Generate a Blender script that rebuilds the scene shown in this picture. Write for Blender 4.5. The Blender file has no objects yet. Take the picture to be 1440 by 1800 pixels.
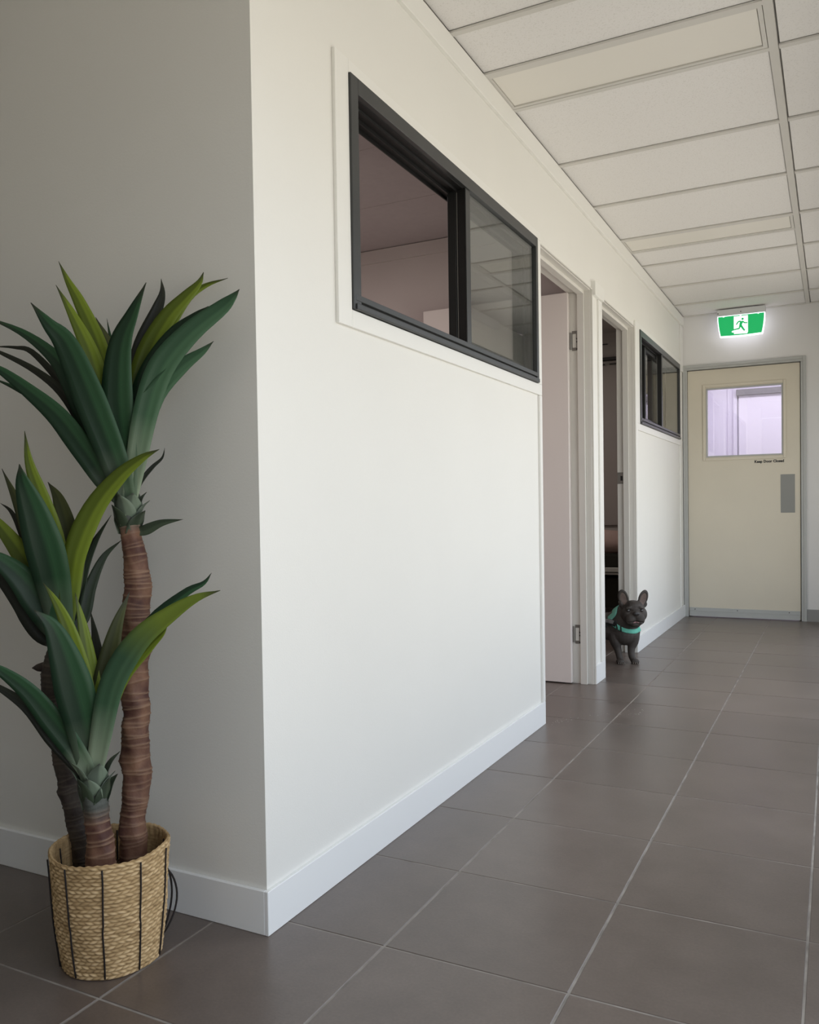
import bpy, bmesh, math, random
from mathutils import Vector, Matrix
from mathutils.bvhtree import BVHTree
random.seed(7)
S = bpy.context.scene
COL = S.collection

# ------------------------------------------------------------------ camera
cam_d = bpy.data.cameras.new('camera')
cam = bpy.data.objects.new('camera', cam_d)
COL.objects.link(cam)
S.camera = cam
RIGHT = Vector((0.89077359, 0.45418866, -0.01533236))
UP = Vector((0.00310155, 0.02766171, 0.99961253))
FWD = Vector((-0.45443679, 0.89047599, -0.02323163))
cam.matrix_world = Matrix(((RIGHT.x, UP.x, -FWD.x, 1.09790),
                           (RIGHT.y, UP.y, -FWD.y, -1.44838),
                           (RIGHT.z, UP.z, -FWD.z, 0.92620),
                           (0, 0, 0, 1)))
cam_d.sensor_fit = 'HORIZONTAL'
cam_d.sensor_width = 36.0
cam_d.lens = 1465.056 / 1440 * 36.0
cam_d.shift_y = 27.324 / 1440
cam_d.clip_start = 0.02
cam_d.clip_end = 200

# ------------------------------------------------------------------ world and exposure
S.view_settings.view_transform = 'Standard'
S.view_settings.look = 'None'
S.view_settings.exposure = 0.0
S.view_settings.gamma = 1.0
S.view_settings.use_curve_mapping = False
W = bpy.data.worlds.new('daylight')
S.world = W
W.use_nodes = True
nt = W.node_tree
nt.nodes.clear()
w_tc = nt.nodes.new('ShaderNodeTexCoord')
w_sep = nt.nodes.new('ShaderNodeSeparateXYZ')
w_map = nt.nodes.new('ShaderNodeMapRange')
w_map.inputs['From Min'].default_value = -0.12
w_map.inputs['From Max'].default_value = 0.12
w_mix = nt.nodes.new('ShaderNodeMix')
w_mix.data_type = 'RGBA'
w_mix.inputs[6].default_value = (1.17, 1.11, 0.98, 1)     # sunlit ground outside
w_mix.inputs[7].default_value = (1.03, 1.14, 1.28, 1)      # hazy sky
w_bg = nt.nodes.new('ShaderNodeBackground')
w_bg.inputs['Strength'].default_value = 1.97
w_out = nt.nodes.new('ShaderNodeOutputWorld')
nt.links.new(w_tc.outputs['Generated'], w_sep.inputs[0])
nt.links.new(w_sep.outputs['Z'], w_map.inputs['Value'])
nt.links.new(w_map.outputs[0], w_mix.inputs[0])
nt.links.new(w_mix.outputs[2], w_bg.inputs['Color'])
nt.links.new(w_bg.outputs[0], w_out.inputs['Surface'])

def portal(name, loc, rot, sx, sy):
    l = bpy.data.lights.new(name, 'AREA')
    l.shape = 'RECTANGLE'; l.size = sx; l.size_y = sy
    l.cycles.is_portal = True
    o = bpy.data.objects.new(name, l); COL.objects.link(o)
    o.location = loc; o.rotation_euler = rot
    return o

H = 2.449
YE = 5.680
WX = 1.37            # plane of the window wall on the right
WIN = [(-1.75, 0.25), (0.72, 1.85), (2.10, 3.40), (3.60, 4.95)]
WZ0, WZ1 = 0.05, 2.35
for a, b in WIN:
    portal('window_daylight', (WX + 0.06, (a + b) / 2, (WZ0 + WZ1) / 2), (0, math.radians(90), 0), WZ1 - WZ0, b - a)

def fill_light(name, loc, rot, sx, sy, power, color):
    l = bpy.data.lights.new(name, 'AREA')
    l.shape = 'RECTANGLE'; l.size = sx; l.size_y = sy
    l.energy = power; l.color = color
    o = bpy.data.objects.new(name, l); COL.objects.link(o)
    o.location = loc; o.rotation_euler = rot
    return o
fill_light('far_room_fill', (0.6, 6.75, 2.40), (0, 0, 0), 1.0, 0.5, 17, (0.93, 0.86, 1.0))  # unseen light added to brighten the room behind the exit glass
fill_light('first_room_fill', (-1.9, 1.3, 2.40), (0, 0, 0), 0.9, 0.5, 19, (1.0, 0.86, 0.84))  # added fill, no fitting known: lifts the first room's walls and ceiling
fill_light('second_room_fill', (-1.7, 4.6, 2.40), (0, 0, 0), 0.9, 0.5, 13, (1.0, 0.90, 0.84))  # added fill, no fitting known: lifts the blind, cushion and bench

# ------------------------------------------------------------------ helpers
def srgb(r, g, b):
    f = lambda c: ((c / 255 + 0.055) / 1.055) ** 2.4 if c > 10 else c / 255 / 12.92
    return (f(r), f(g), f(b), 1)

def mat(name, color, rough=0.6, metal=0.0, spec=0.5, noise=None, bump=None, emit=None, coat=0):
    """noise=(scale, amount) slight colour variation; bump=(scale, strength, detail)"""
    m = bpy.data.materials.new(name)
    m.use_nodes = True
    n = m.node_tree.nodes; l = m.node_tree.links
    p = n['Principled BSDF']
    p.inputs['Base Color'].default_value = color if len(color) == 4 else (*color, 1)
    p.inputs['Roughness'].default_value = rough
    p.inputs['Metallic'].default_value = metal
    p.inputs['Specular IOR Level'].default_value = spec
    if coat: p.inputs['Coat Weight'].default_value = coat
    tc = n.new('ShaderNodeTexCoord')
    if noise:
        nz = n.new('ShaderNodeTexNoise'); nz.inputs['Scale'].default_value = noise[0]; nz.inputs['Detail'].default_value = 6
        l.new(tc.outputs['Object'], nz.inputs['Vector'])
        mp = n.new('ShaderNodeMapRange')
        mp.inputs['From Min'].default_value = 0.3; mp.inputs['From Max'].default_value = 0.7
        mp.inputs['To Min'].default_value = 1 - noise[1]; mp.inputs['To Max'].default_value = 1 + noise[1]
        l.new(nz.outputs['Fac'], mp.inputs['Value'])
        vm = n.new('ShaderNodeVectorMath'); vm.operation = 'SCALE'
        vm.inputs[0].default_value = color[:3]
        l.new(mp.outputs[0], vm.inputs['Scale'])
        l.new(vm.outputs[0], p.inputs['Base Color'])
    if bump:
        bz = n.new('ShaderNodeTexNoise'); bz.inputs['Scale'].default_value = bump[0]
        bz.inputs['Detail'].default_value = bump[2] if len(bump) > 2 else 3
        l.new(tc.outputs['Object'], bz.inputs['Vector'])
        bp = n.new('ShaderNodeBump'); bp.inputs['Strength'].default_value = bump[1]; bp.inputs['Distance'].default_value = 0.002
        l.new(bz.outputs['Fac'], bp.inputs['Height'])
        l.new(bp.outputs[0], p.inputs['Normal'])
    if emit:
        p.inputs['Emission Color'].default_value = emit[0]
        p.inputs['Emission Strength'].default_value = emit[1]
    return m

def add_box(bm, a, b):
    x0, y0, z0 = a; x1, y1, z1 = b
    v = [bm.verts.new(p) for p in ((x0,y0,z0),(x1,y0,z0),(x1,y1,z0),(x0,y1,z0),(x0,y0,z1),(x1,y0,z1),(x1,y1,z1),(x0,y1,z1))]
    fs = [bm.faces.new([v[i] for i in q]) for q in ((3,2,1,0),(4,5,6,7),(0,1,5,4),(1,2,6,5),(2,3,7,6),(3,0,4,7))]
    return v, fs

def mesh_obj(name, bm, m, parent=None, smooth=False, bevel=0.0, seg=1, loc=None):
    if bevel:
        bmesh.ops.bevel(bm, geom=list(bm.edges), offset=bevel, segments=seg, affect='EDGES', clamp_overlap=True)
    me = bpy.data.meshes.new(name)
    bm.to_mesh(me); bm.free()
    if smooth:
        for p in me.polygons: p.use_smooth = True
    o = bpy.data.objects.new(name, me)
    if m is not None:
        for mm in (m if isinstance(m, (list, tuple)) else [m]): me.materials.append(mm)
    COL.objects.link(o)
    if parent: o.parent = parent
    if loc: o.location = loc
    return o

def box(name, a, b, m, parent=None, bevel=0.0, seg=1):
    bm = bmesh.new(); add_box(bm, a, b)
    return mesh_obj(name, bm, m, parent, bevel=bevel, seg=seg)

def boxes(name, lst, m, parent=None, bevel=0.0):
    bm = bmesh.new()
    for a, b in lst: add_box(bm, a, b)
    return mesh_obj(name, bm, m, parent, bevel=bevel)

def empty(name, loc=(0, 0, 0)):
    o = bpy.data.objects.new(name, None); COL.objects.link(o); o.location = loc
    o.empty_display_size = 0.1
    return o

def tag(o, label, cat, group=None, kind=None):
    o['label'] = label; o['category'] = cat
    if group: o['group'] = group
    if kind: o['kind'] = kind
    return o

def struct(o):
    o['kind'] = 'structure'; return o

def keep(o, parent):
    """parent o while keeping world coordinates (parent is only translated)"""
    o.parent = parent
    o.matrix_parent_inverse = Matrix.Translation(-parent.location)
    return o

def catmull(P, n):
    P = [Vector(p) for p in P]
    Q = [P[0] * 2 - P[1]] + P + [P[-1] * 2 - P[-2]]
    segs = len(P) - 1
    out = []
    for i in range(n + 1):
        s = i / n * segs; k = min(int(s), segs - 1); t = s - k
        a, b, c, d = Q[k:k + 4]
        out.append(0.5 * ((2 * b) + (c - a) * t + (2 * a - 5 * b + 4 * c - d) * t * t + (3 * b - a - 3 * c + d) * t ** 3))
    return out

def add_tube(bm, pts, rad, n=8, cap=True):
    pts = [Vector(p) for p in pts]
    rings = []
    prev = None
    for i, p in enumerate(pts):
        t = (pts[min(i + 1, len(pts) - 1)] - pts[max(i - 1, 0)]).normalized()
        if prev is None:
            a = t.orthogonal().normalized()
        else:
            a = (prev - t * prev.dot(t)).normalized()
        prev = a; b = t.cross(a)
        r = rad[i] if isinstance(rad, (list, tuple)) else rad
        rings.append([bm.verts.new(p + (a * math.cos(2 * math.pi * k / n) + b * math.sin(2 * math.pi * k / n)) * r) for k in range(n)])
    for r0, r1 in zip(rings, rings[1:]):
        for k in range(n):
            bm.faces.new((r0[k], r0[(k + 1) % n], r1[(k + 1) % n], r1[k]))
    if cap:
        bm.faces.new(rings[0][::-1]); bm.faces.new(rings[-1])
    return rings

def hole_wall(bm, x0, x1, y0, y1, z0, z1, holes):
    """slab in the yz plane with rectangular holes (y0,y1,z0,z1), built as a grid of boxes without shared seams"""
    ys = sorted({y0, y1, *[h[0] for h in holes], *[h[1] for h in holes]})
    zs = sorted({z0, z1, *[h[2] for h in holes], *[h[3] for h in holes]})
    cell = {}
    for i in range(len(ys) - 1):
        for j in range(len(zs) - 1):
            cy = (ys[i] + ys[i + 1]) / 2; cz = (zs[j] + zs[j + 1]) / 2
            cell[i, j] = not any(h[0] < cy < h[1] and h[2] < cz < h[3] for h in holes)
    vs = {}
    def V(x, i, j):
        k = (x, i, j)
        if k not in vs: vs[k] = bm.verts.new((x, ys[i], zs[j]))
        return vs[k]
    for (i, j), s in cell.items():
        if not s: continue
        bm.faces.new((V(x1, i, j), V(x1, i + 1, j), V(x1, i + 1, j + 1), V(x1, i, j + 1)))
        bm.faces.new((V(x0, i, j + 1), V(x0, i + 1, j + 1), V(x0, i + 1, j), V(x0, i, j)))
        for di, dj, q in ((-1, 0, ((i, j), (i, j + 1))), (1, 0, ((i + 1, j + 1), (i + 1, j))), (0, -1, ((i + 1, j), (i, j))), (0, 1, ((i, j + 1), (i + 1, j + 1)))):
            if not cell.get((i + di, j + dj), False):
                (a, b), (c, d) = q
                bm.faces.new((V(x0, a, b), V(x1, a, b), V(x1, c, d), V(x0, c, d)))
    bmesh.ops.recalc_face_normals(bm, faces=bm.faces)

# ------------------------------------------------------------------ materials
M = {}
WALLC = (0.82, 0.808, 0.765)
M['wall'] = mat('wall_paint', WALLC, 0.55, spec=0.35, noise=(2.0, 0.012), bump=(260, 0.12))
M['trim'] = mat('trim_paint', (0.84, 0.83, 0.79), 0.42, spec=0.4)
M['skirting'] = mat('skirting_gloss_paint', (0.87, 0.875, 0.87), 0.38, spec=0.45)
M['endwall'] = mat('end_wall_paint', (0.80, 0.785, 0.765), 0.6, spec=0.3, bump=(240, 0.1))
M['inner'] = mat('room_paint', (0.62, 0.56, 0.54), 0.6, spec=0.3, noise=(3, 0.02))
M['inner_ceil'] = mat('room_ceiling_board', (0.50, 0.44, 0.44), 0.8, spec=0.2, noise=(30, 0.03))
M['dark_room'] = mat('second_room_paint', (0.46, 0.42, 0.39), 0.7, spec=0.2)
M['doorleaf'] = mat('door_leaf_paint', (0.80, 0.735, 0.70), 0.45, spec=0.4)
M['jamb'] = mat('door_jamb_paint', (0.72, 0.70, 0.65), 0.4, spec=0.45)
M['steel_frame'] = mat('grey_door_frame_paint', (0.49, 0.495, 0.475), 0.4, spec=0.5)
M['cream'] = mat('cream_door_paint', (0.72, 0.66, 0.54), 0.45, spec=0.4, noise=(4, 0.015))
M['alu'] = mat('charcoal_aluminium', (0.036, 0.038, 0.038), 0.36, metal=0.0, spec=0.6, noise=(9, 0.08))
M['black'] = mat('shade_black_alu', (0.006, 0.006, 0.006), 0.5)  # frame aluminium turned near black, shade on its hidden faces put into colour
M['sash'] = mat('shade_dark_alu_sash', (0.014, 0.015, 0.015), 0.4, spec=0.4)  # inner sash aluminium darkened in colour for the shade it sits in
M['steel'] = mat('brushed_steel', (0.30, 0.29, 0.27), 0.38, metal=0.8)
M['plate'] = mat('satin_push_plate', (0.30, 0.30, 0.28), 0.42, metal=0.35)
M['grid'] = mat('ceiling_tee_paint', (0.66, 0.64, 0.60), 0.5)
M['grout'] = mat('floor_grout', (0.30, 0.275, 0.25), 0.9, spec=0.2, noise=(14, 0.30))
M['black_print'] = mat('black_lettering', (0.01, 0.01, 0.01), 0.6)
M['white_plastic'] = mat('white_plastic', (0.75, 0.75, 0.76), 0.4)

def ceiling_mat():
    m = mat('mineral_ceiling_board', (0.74, 0.72, 0.69), 0.85, spec=0.15)
    n = m.node_tree.nodes; l = m.node_tree.links; p = n['Principled BSDF']
    tc = n.new('ShaderNodeTexCoord')
    nz = n.new('ShaderNodeTexNoise'); nz.inputs['Scale'].default_value = 170; nz.inputs['Detail'].default_value = 3
    l.new(tc.outputs['Object'], nz.inputs['Vector'])
    cr = n.new('ShaderNodeValToRGB')
    cr.color_ramp.elements[0].position = 0.30; cr.color_ramp.elements[0].color = (0.73, 0.71, 0.68, 1)
    cr.color_ramp.elements[1].position = 0.44; cr.color_ramp.elements[1].color = (0.83, 0.81, 0.79, 1)
    l.new(nz.outputs['Fac'], cr.inputs[0]); l.new(cr.outputs[0], p.inputs['Base Color'])
    bp = n.new('ShaderNodeBump'); bp.inputs['Strength'].default_value = 0.35; bp.inputs['Distance'].default_value = 0.001
    l.new(nz.outputs['Fac'], bp.inputs['Height']); l.new(bp.outputs[0], p.inputs['Normal'])
    return m
M['board'] = ceiling_mat()

def tile_mat():
    m = mat('brown_porcelain_tile', (0.12, 0.10, 0.09), 0.4, spec=0.68)
    n = m.node_tree.nodes; l = m.node_tree.links; p = n['Principled BSDF']
    tc = n.new('ShaderNodeTexCoord'); geo = n.new('ShaderNodeNewGeometry')
    oi = n.new('ShaderNodeObjectInfo')
    nz = n.new('ShaderNodeTexNoise'); nz.inputs['Scale'].default_value = 5.0; nz.inputs['Detail'].default_value = 8; nz.inputs['Roughness'].default_value = 0.65
    l.new(geo.outputs['Position'], nz.inputs['Vector'])
    cr = n.new('ShaderNodeValToRGB')
    cr.color_ramp.elements[0].position = 0.30; cr.color_ramp.elements[0].color = (0.112, 0.088, 0.076, 1)
    cr.color_ramp.elements[1].position = 0.72; cr.color_ramp.elements[1].color = (0.162, 0.130, 0.113, 1)
    l.new(nz.outputs['Fac'], cr.inputs[0])
    fine = n.new('ShaderNodeTexNoise'); fine.inputs['Scale'].default_value = 160; fine.inputs['Detail'].default_value = 4
    l.new(geo.outputs['Position'], fine.inputs['Vector'])
    ml = n.new('ShaderNodeMapRange'); ml.inputs['To Min'].default_value = 0.86; ml.inputs['To Max'].default_value = 1.14
    l.new(fine.outputs['Fac'], ml.inputs['Value'])
    mr = n.new('ShaderNodeMapRange'); mr.inputs['To Min'].default_value = 0.94; mr.inputs['To Max'].default_value = 1.06
    l.new(oi.outputs['Random'], mr.inputs['Value'])
    mm = n.new('ShaderNodeMath'); mm.operation = 'MULTIPLY'
    l.new(ml.outputs[0], mm.inputs[0]); l.new(mr.outputs[0], mm.inputs[1])
    sc = n.new('ShaderNodeVectorMath'); sc.operation = 'SCALE'
    l.new(cr.outputs[0], sc.inputs[0]); l.new(mm.outputs[0], sc.inputs['Scale'])
    l.new(sc.outputs[0], p.inputs['Base Color'])
    rr = n.new('ShaderNodeMapRange'); rr.inputs['To Min'].default_value = 0.25; rr.inputs['To Max'].default_value = 0.40
    l.new(nz.outputs['Fac'], rr.inputs['Value']); l.new(rr.outputs[0], p.inputs['Roughness'])
    bp = n.new('ShaderNodeBump'); bp.inputs['Strength'].default_value = 0.12; bp.inputs['Distance'].default_value = 0.001
    l.new(fine.outputs['Fac'], bp.inputs['Height']); l.new(bp.outputs[0], p.inputs['Normal'])
    return m
M['tile'] = tile_mat()

def glass_mat(name, tint=(0.93, 0.95, 0.94)):
    m = bpy.data.materials.new(name); m.use_nodes = True
    n = m.node_tree.nodes; l = m.node_tree.links; n.clear()
    tr = n.new('ShaderNodeBsdfTransparent'); tr.inputs[0].default_value = (*tint, 1)
    gl = n.new('ShaderNodeBsdfGlossy'); gl.inputs['Roughness'].default_value = 0.0
    fr = n.new('ShaderNodeFresnel')
    ge = n.new('ShaderNodeNewGeometry'); ior = n.new('ShaderNodeMapRange')      # same reflectance on both faces of the thin sheet
    ior.inputs['To Min'].default_value = 1.85; ior.inputs['To Max'].default_value = 1 / 1.85
    l.new(ge.outputs['Backfacing'], ior.inputs['Value']); l.new(ior.outputs[0], fr.inputs['IOR'])
    mx = n.new('ShaderNodeMixShader'); out = n.new('ShaderNodeOutputMaterial')
    l.new(fr.outputs[0], mx.inputs[0]); l.new(tr.outputs[0], mx.inputs[1]); l.new(gl.outputs[0], mx.inputs[2])
    l.new(mx.outputs[0], out.inputs[0])
    return m
M['glass'] = glass_mat('clear_glass')

# ------------------------------------------------------------------ floor
floor = box('floor', (-3.4, -3.6, -0.12), (WX + 0.2, 8.2, -0.0014), M['grout'])
struct(floor)
T = 0.4; GX = 0.2449; GY = 0.0742; J = 0.0024
bm = bmesh.new()
add_box(bm, (J, J, -0.006), (T - J, T - J, 0.0))
top_e = [e for e in bm.edges if all(v.co.z > -0.001 for v in e.verts)]
bmesh.ops.bevel(bm, geom=top_e, offset=0.0012, segments=1, affect='EDGES')
me_tile = bpy.data.meshes.new('floor_tile'); bm.to_mesh(me_tile); bm.free(); me_tile.materials.append(M['tile'])
XI = range(-5, 3); YI = range(-6, 15)
for i in XI:
    for j in YI:
        o = bpy.data.objects.new('floor_tile', me_tile)
        COL.objects.link(o); o.parent = floor
        o.location = (GX + i * T, GY + j * T, random.uniform(-0.0003, 0.0))
x0 = GX + XI[0] * T; x1 = GX + (XI[-1] + 1) * T; y0 = GY + YI[0] * T; y1 = GY + (YI[-1] + 1) * T
bm = bmesh.new()
for i in range(-9, 3):
    for j in range(-10, 21):
        if i in XI and j in YI: continue
        a, b = GX + i * T + J, GY + j * T + J
        add_box(bm, (max(a, -3.39), b, -0.006), (min(a + T - 2 * J, WX + 0.19), b + T - 2 * J, -0.0002))
o = mesh_obj('floor_tile', bm, M['tile'], floor); o['kind'] = 'stuff'

# ------------------------------------------------------------------ walls
WXL = -0.010        # painted face of the corridor wall (trims stand proud to x = 0)
D1 = (1.954, 2.810); D2 = (2.995, 3.830); DZ = 2.036
W1 = (0.400, 1.902, 1.438, 2.038); W2 = (3.950, 5.475, 1.440, 2.038)
bm = bmesh.new()
hole_wall(bm, -0.105, WXL, 0.010, YE + 0.01, 0.0, H, [(*D1, -0.0, DZ), (*D2, -0.0, DZ), W1, W2])
wall_left = struct(mesh_obj('wall_left', bm, M['wall']))
wall_near = struct(box('wall_near', (-3.4, 0.010, 0), (-0.105, 0.10, H), M['wall']))
# end wall with door opening
ex0, ex1, ez = 0.004, 0.900, 2.042
bm = bmesh.new()
add_box(bm, (-0.105, YE + 0.01, 0), (ex0, YE + 0.11, H)); add_box(bm, (ex1, YE + 0.01, 0), (WX, YE + 0.11, H)); add_box(bm, (ex0, YE + 0.01, ez), (ex1, YE + 0.11, H))
wall_end = struct(mesh_obj('wall_end', bm, M['endwall']))
# window wall on the right, with its openings
bm = bmesh.new()
hole_wall(bm, WX, WX + 0.12, -3.5, YE + 0.01, 0, H, [(a, b, WZ0, WZ1) for a, b in WIN])
struct(mesh_obj('wall_right', bm, M['wall']))
for k, (a, b) in enumerate(WIN):
    wn = struct(empty('window_%d' % (k + 3), (WX + 0.05, (a + b) / 2, WZ0)))
    fr = boxes('window_frame', [((WX + 0.02, a, WZ0), (WX + 0.07, a + 0.05, WZ1)), ((WX + 0.02, b - 0.05, WZ0), (WX + 0.07, b, WZ1)),
                          ((WX + 0.02, a + 0.05, WZ0), (WX + 0.07, b - 0.05, WZ0 + 0.05)), ((WX + 0.02, a + 0.05, WZ1 - 0.05), (WX + 0.07, b - 0.05, WZ1))], M['alu'])
    keep(fr, wn)
    rbl = empty('roller_blind', (WX - 0.03, (a + b) / 2, 2.40))
    tag(rbl, ['white roller blind rolled up over the window behind the camera', 'white roller blind rolled up over the window opposite the large dark office window', 'white roller blind rolled up over the window facing the two office doorways', 'white roller blind rolled up over the window beside the cream exit door'][k], 'blind', 'rolled up window blinds')
    keep(box('head_rail', (WX - 0.055, a - 0.02, 2.365), (WX - 0.002, b + 0.02, 2.43), M['white_plastic'], bevel=0.006, seg=2), rbl)
    keep(box('blind_cloth', (WX - 0.018, a, 1.98), (WX - 0.015, b, 2.364), M['wall']), rbl)
struct(box('wall_rear', (-3.4, -3.6, 0), (WX + 0.12, -3.5, H), M['wall']))
struct(box('wall_light_blocker', (-3.4, -1.80, 0), (0.05, -1.70, H), M['wall']))  # unseen wall added to block daylight and darken the left of wall_near
struct(box('wall_side', (-3.5, -3.6, 0), (-3.4, 0.10, H), M['wall']))
# rooms behind the corridor wall
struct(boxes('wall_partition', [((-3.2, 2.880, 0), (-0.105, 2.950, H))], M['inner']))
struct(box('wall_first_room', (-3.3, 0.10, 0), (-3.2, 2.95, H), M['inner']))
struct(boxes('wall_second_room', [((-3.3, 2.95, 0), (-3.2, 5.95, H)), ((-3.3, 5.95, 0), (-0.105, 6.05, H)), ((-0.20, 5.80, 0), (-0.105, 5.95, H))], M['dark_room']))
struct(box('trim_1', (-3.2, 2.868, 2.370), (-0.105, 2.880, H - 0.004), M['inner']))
# room beyond the exit door
M['lilac'] = mat('pale_lilac_paint', (0.80, 0.76, 0.86), 0.6)
struct(boxes('wall_far_room', [((-0.104, 7.60, 0), (1.9, 7.70, H)), ((-0.104, 5.79, 0), (-0.088, 7.60, H)), ((1.9, 5.79, 0), (2.0, 7.7, H))], M['lilac']))
struct(boxes('trim_2', [((0.135, 7.585, 0), (0.150, 7.60, H)), ((0.19, 7.57, 0), (0.225, 7.60, 2.2))], M['lilac']))
bb = empty('roller_blind', (0.6, 7.56, 1.99))
tag(bb, 'grey head rail blind seen through the glass of the exit door', 'blind')
keep(box('head_rail', (0.22, 7.53, 2.005), (1.2, 7.585, 2.065), mat('grey_head_rail', (0.22, 0.21, 0.22), 0.5), bevel=0.004), bb)
M['blindcloth'] = mat('white_blind_cloth', (0.86, 0.82, 0.90), 0.8)
keep(box('blind_cloth', (0.24, 7.575, 0.9), (1.18, 7.579, 2.01), M['blindcloth']), bb)

# ------------------------------------------------------------------ ceiling
ceiling = struct(box('ceiling', (-3.4, -3.6, H + 0.022), (WX + 0.2, 8.2, H + 0.10), M['grid']))
ys = [-3.15, -2.55, -1.95, -1.35, -0.75, -0.15, 0.45, 1.05, 1.64, 2.24, 2.84, 3.44, 4.05, 4.65, 5.25, YE + 0.01]
TX = [0.92]
def panel(x0, x1, y0, y1, z=H + 0.008):
    g = 0.003
    o = box('ceiling_tile', (x0 + g, y0 + g, z), (x1 - g, y1 - g, z + 0.014), M['board'], ceiling, bevel=0.0015)
    return o
def tee(a, b):
    box('tee_bar', (a[0], a[1], H - 0.001), (b[0], b[1], H + 0.0075), M['grid'], ceiling, bevel=0.001)
hw = 0.012
xr = [(-0.004, 0.908)]
def rows(x0, x1, ylist):
    for a, b in zip(ylist, ylist[1:]):
        panel(x0, x1, a + hw * 0.7, b - hw * 0.7)
    for a in ylist[1:-1]:
        tee((x0, a - hw), (x1, a + hw))
# main corridor strip, with the two light troughs let in
yl = [y for y in ys if y < 1.0] + [1.05, 1.345]
rows(xr[0][0], xr[0][1], [-0.75, -0.15, 0.45, 1.05, 1.345])
tee((xr[0][0], 1.345 - hw), (xr[0][1], 1.345 + hw))
tee((xr[0][0], 1.640 - hw), (xr[0][1], 1.640 + hw))
rows(xr[0][0], xr[0][1], [1.64, 2.24, 2.84, 3.445])
tee((xr[0][0], 3.445 - hw), (xr[0][1], 3.445 + hw))
tee((xr[0][0], 3.715 - hw), (xr[0][1], 3.715 + hw))
rows(xr[0][0], xr[0][1], [3.715, 4.05, 4.65, 5.25, YE + 0.01])
tee((0.906, -0.75), (0.935, YE - 0.0105))
tee((-0.004, YE - 0.010), (WX - 0.002, YE + 0.009))
rows(0.937, WX - 0.002, [-0.75, -0.15, 0.45, 1.05, 1.64, 2.24, 2.84, 3.44, 4.05, 4.65, 5.25, YE + 0.01])
bm = bmesh.new()
for a, b in ((-3.5, -0.77),):
    add_box(bm, (-3.4, a, H + 0.006), (WX, b, H + 0.02))
add_box(bm, (-3.4, -0.77, H + 0.006), (-0.012, 0.012, H + 0.02))
o = mesh_obj('ceiling_tile', bm, M['board'], ceiling); o['kind'] = 'stuff'
# ceilings of the side rooms
bm = bmesh.new()
for a, b in ((0.10, 0.45), (0.453, 1.05), (1.053, 1.655), (1.658, 2.257), (2.260, 2.88)):
    for c, d in ((-3.2, -2.10), (-2.097, -0.105)):
        add_box(bm, (c, a, H), (d, b, H + 0.02))
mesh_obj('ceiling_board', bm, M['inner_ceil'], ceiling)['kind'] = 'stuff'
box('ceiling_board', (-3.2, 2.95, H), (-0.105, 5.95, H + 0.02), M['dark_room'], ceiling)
box('ceiling_board', (-0.104, 5.79, H), (1.9, 7.6, H + 0.02), M['lilac'], ceiling)

M['diffuser'] = mat('yellowed_light_diffuser', (0.82, 0.79, 0.73), 0.5, spec=0.3)
def trough(y0, y1, label):
    t = empty('ceiling_light', (0.45, (y0 + y1) / 2, H))
    tag(t, label, 'light', 'unlit ceiling light troughs')
    a, b = xr[0]
    f = 0.014
    keep(boxes('light_frame', [((a + 0.002, y0, H + 0.001), (a + 0.002 + f, y1, H + 0.016)), ((b - f - 0.004, y0, H + 0.001), (b - 0.004, y1, H + 0.016)),
                          ((a + 0.016, y0, H + 0.001), (b - f - 0.004, y0 + f, H + 0.016)), ((a + 0.016, y1 - f, H + 0.001), (b - f - 0.004, y1, H + 0.016))], M['grid']), t)
    keep(box('light_diffuser', (a + 0.018, y0 + f + 0.001, H + 0.006), (b - f - 0.006, y1 - f - 0.001, H + 0.012), M['diffuser'], bevel=0.001), t)
trough(1.345 + 0.013, 1.640 - 0.013, 'unlit cream ceiling light strip nearest the camera, above the large dark window')
trough(3.445 + 0.013, 3.715 - 0.013, 'unlit cream ceiling light strip further down the corridor, above the two doorways')

# ------------------------------------------------------------------ trims
def trims(n, lst, m=None, bevel=0.0012):
    bm = bmesh.new()
    for a, b in lst: add_box(bm, a, b)
    return struct(mesh_obj('trim_%d' % n, bm, m or M['trim'], bevel=bevel))
Xb = WXL; BH = 0.097
struct(boxes('baseboard_left', [((Xb, 0.0, 0), (0.0, D1[0], BH))], M['skirting'], bevel=0.0012))
struct(boxes('baseboard_pier', [((Xb, D1[1], 0), (0.0, D2[0], BH))], M['skirting'], bevel=0.001))
struct(boxes('baseboard_far', [((Xb, D2[1], 0), (0.0, YE + 0.006, BH))], M['skirting'], bevel=0.0012))
struct(boxes('baseboard_near', [((-3.4, 0.0, 0), (Xb - 0.0, 0.010, BH))], M['skirting'], bevel=0.0012))
struct(boxes('baseboard_end', [((ex1 + 0.006, YE, 0), (WX, YE + 0.01, 0.094))], mat('grey_skirting', (0.30, 0.295, 0.285), 0.5), bevel=0.001))
trims(3, [((Xb, 0.010, 2.372), (0.004, YE + 0.008, H - 0.001))])                       # flat cornice strip
trims(4, [((Xb, 0.335, 1.392), (0.0, 0.400, 2.071)), ((Xb, 0.4005, 1.392), (0.0, D1[0], 1.437)), ((Xb, 0.4005, 2.0385), (0.0, D1[0], 2.071))])
trims(5, [((Xb, 1.925, BH + 0.0005), (0.0, D1[0], 1.391)), ((Xb, 1.9045, 1.4375), (0.0, D1[0], 2.038))])
trims(6, [((Xb, 2.925, BH + 0.0005), (0.0, D2[0], 2.003)), ((Xb, D1[1], BH + 0.0005), (-0.004, 2.845, 2.003))])
trims(7, [((Xb, D1[1] + 0.002, 2.004), (0.012, D2[0], 2.074))])
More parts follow.
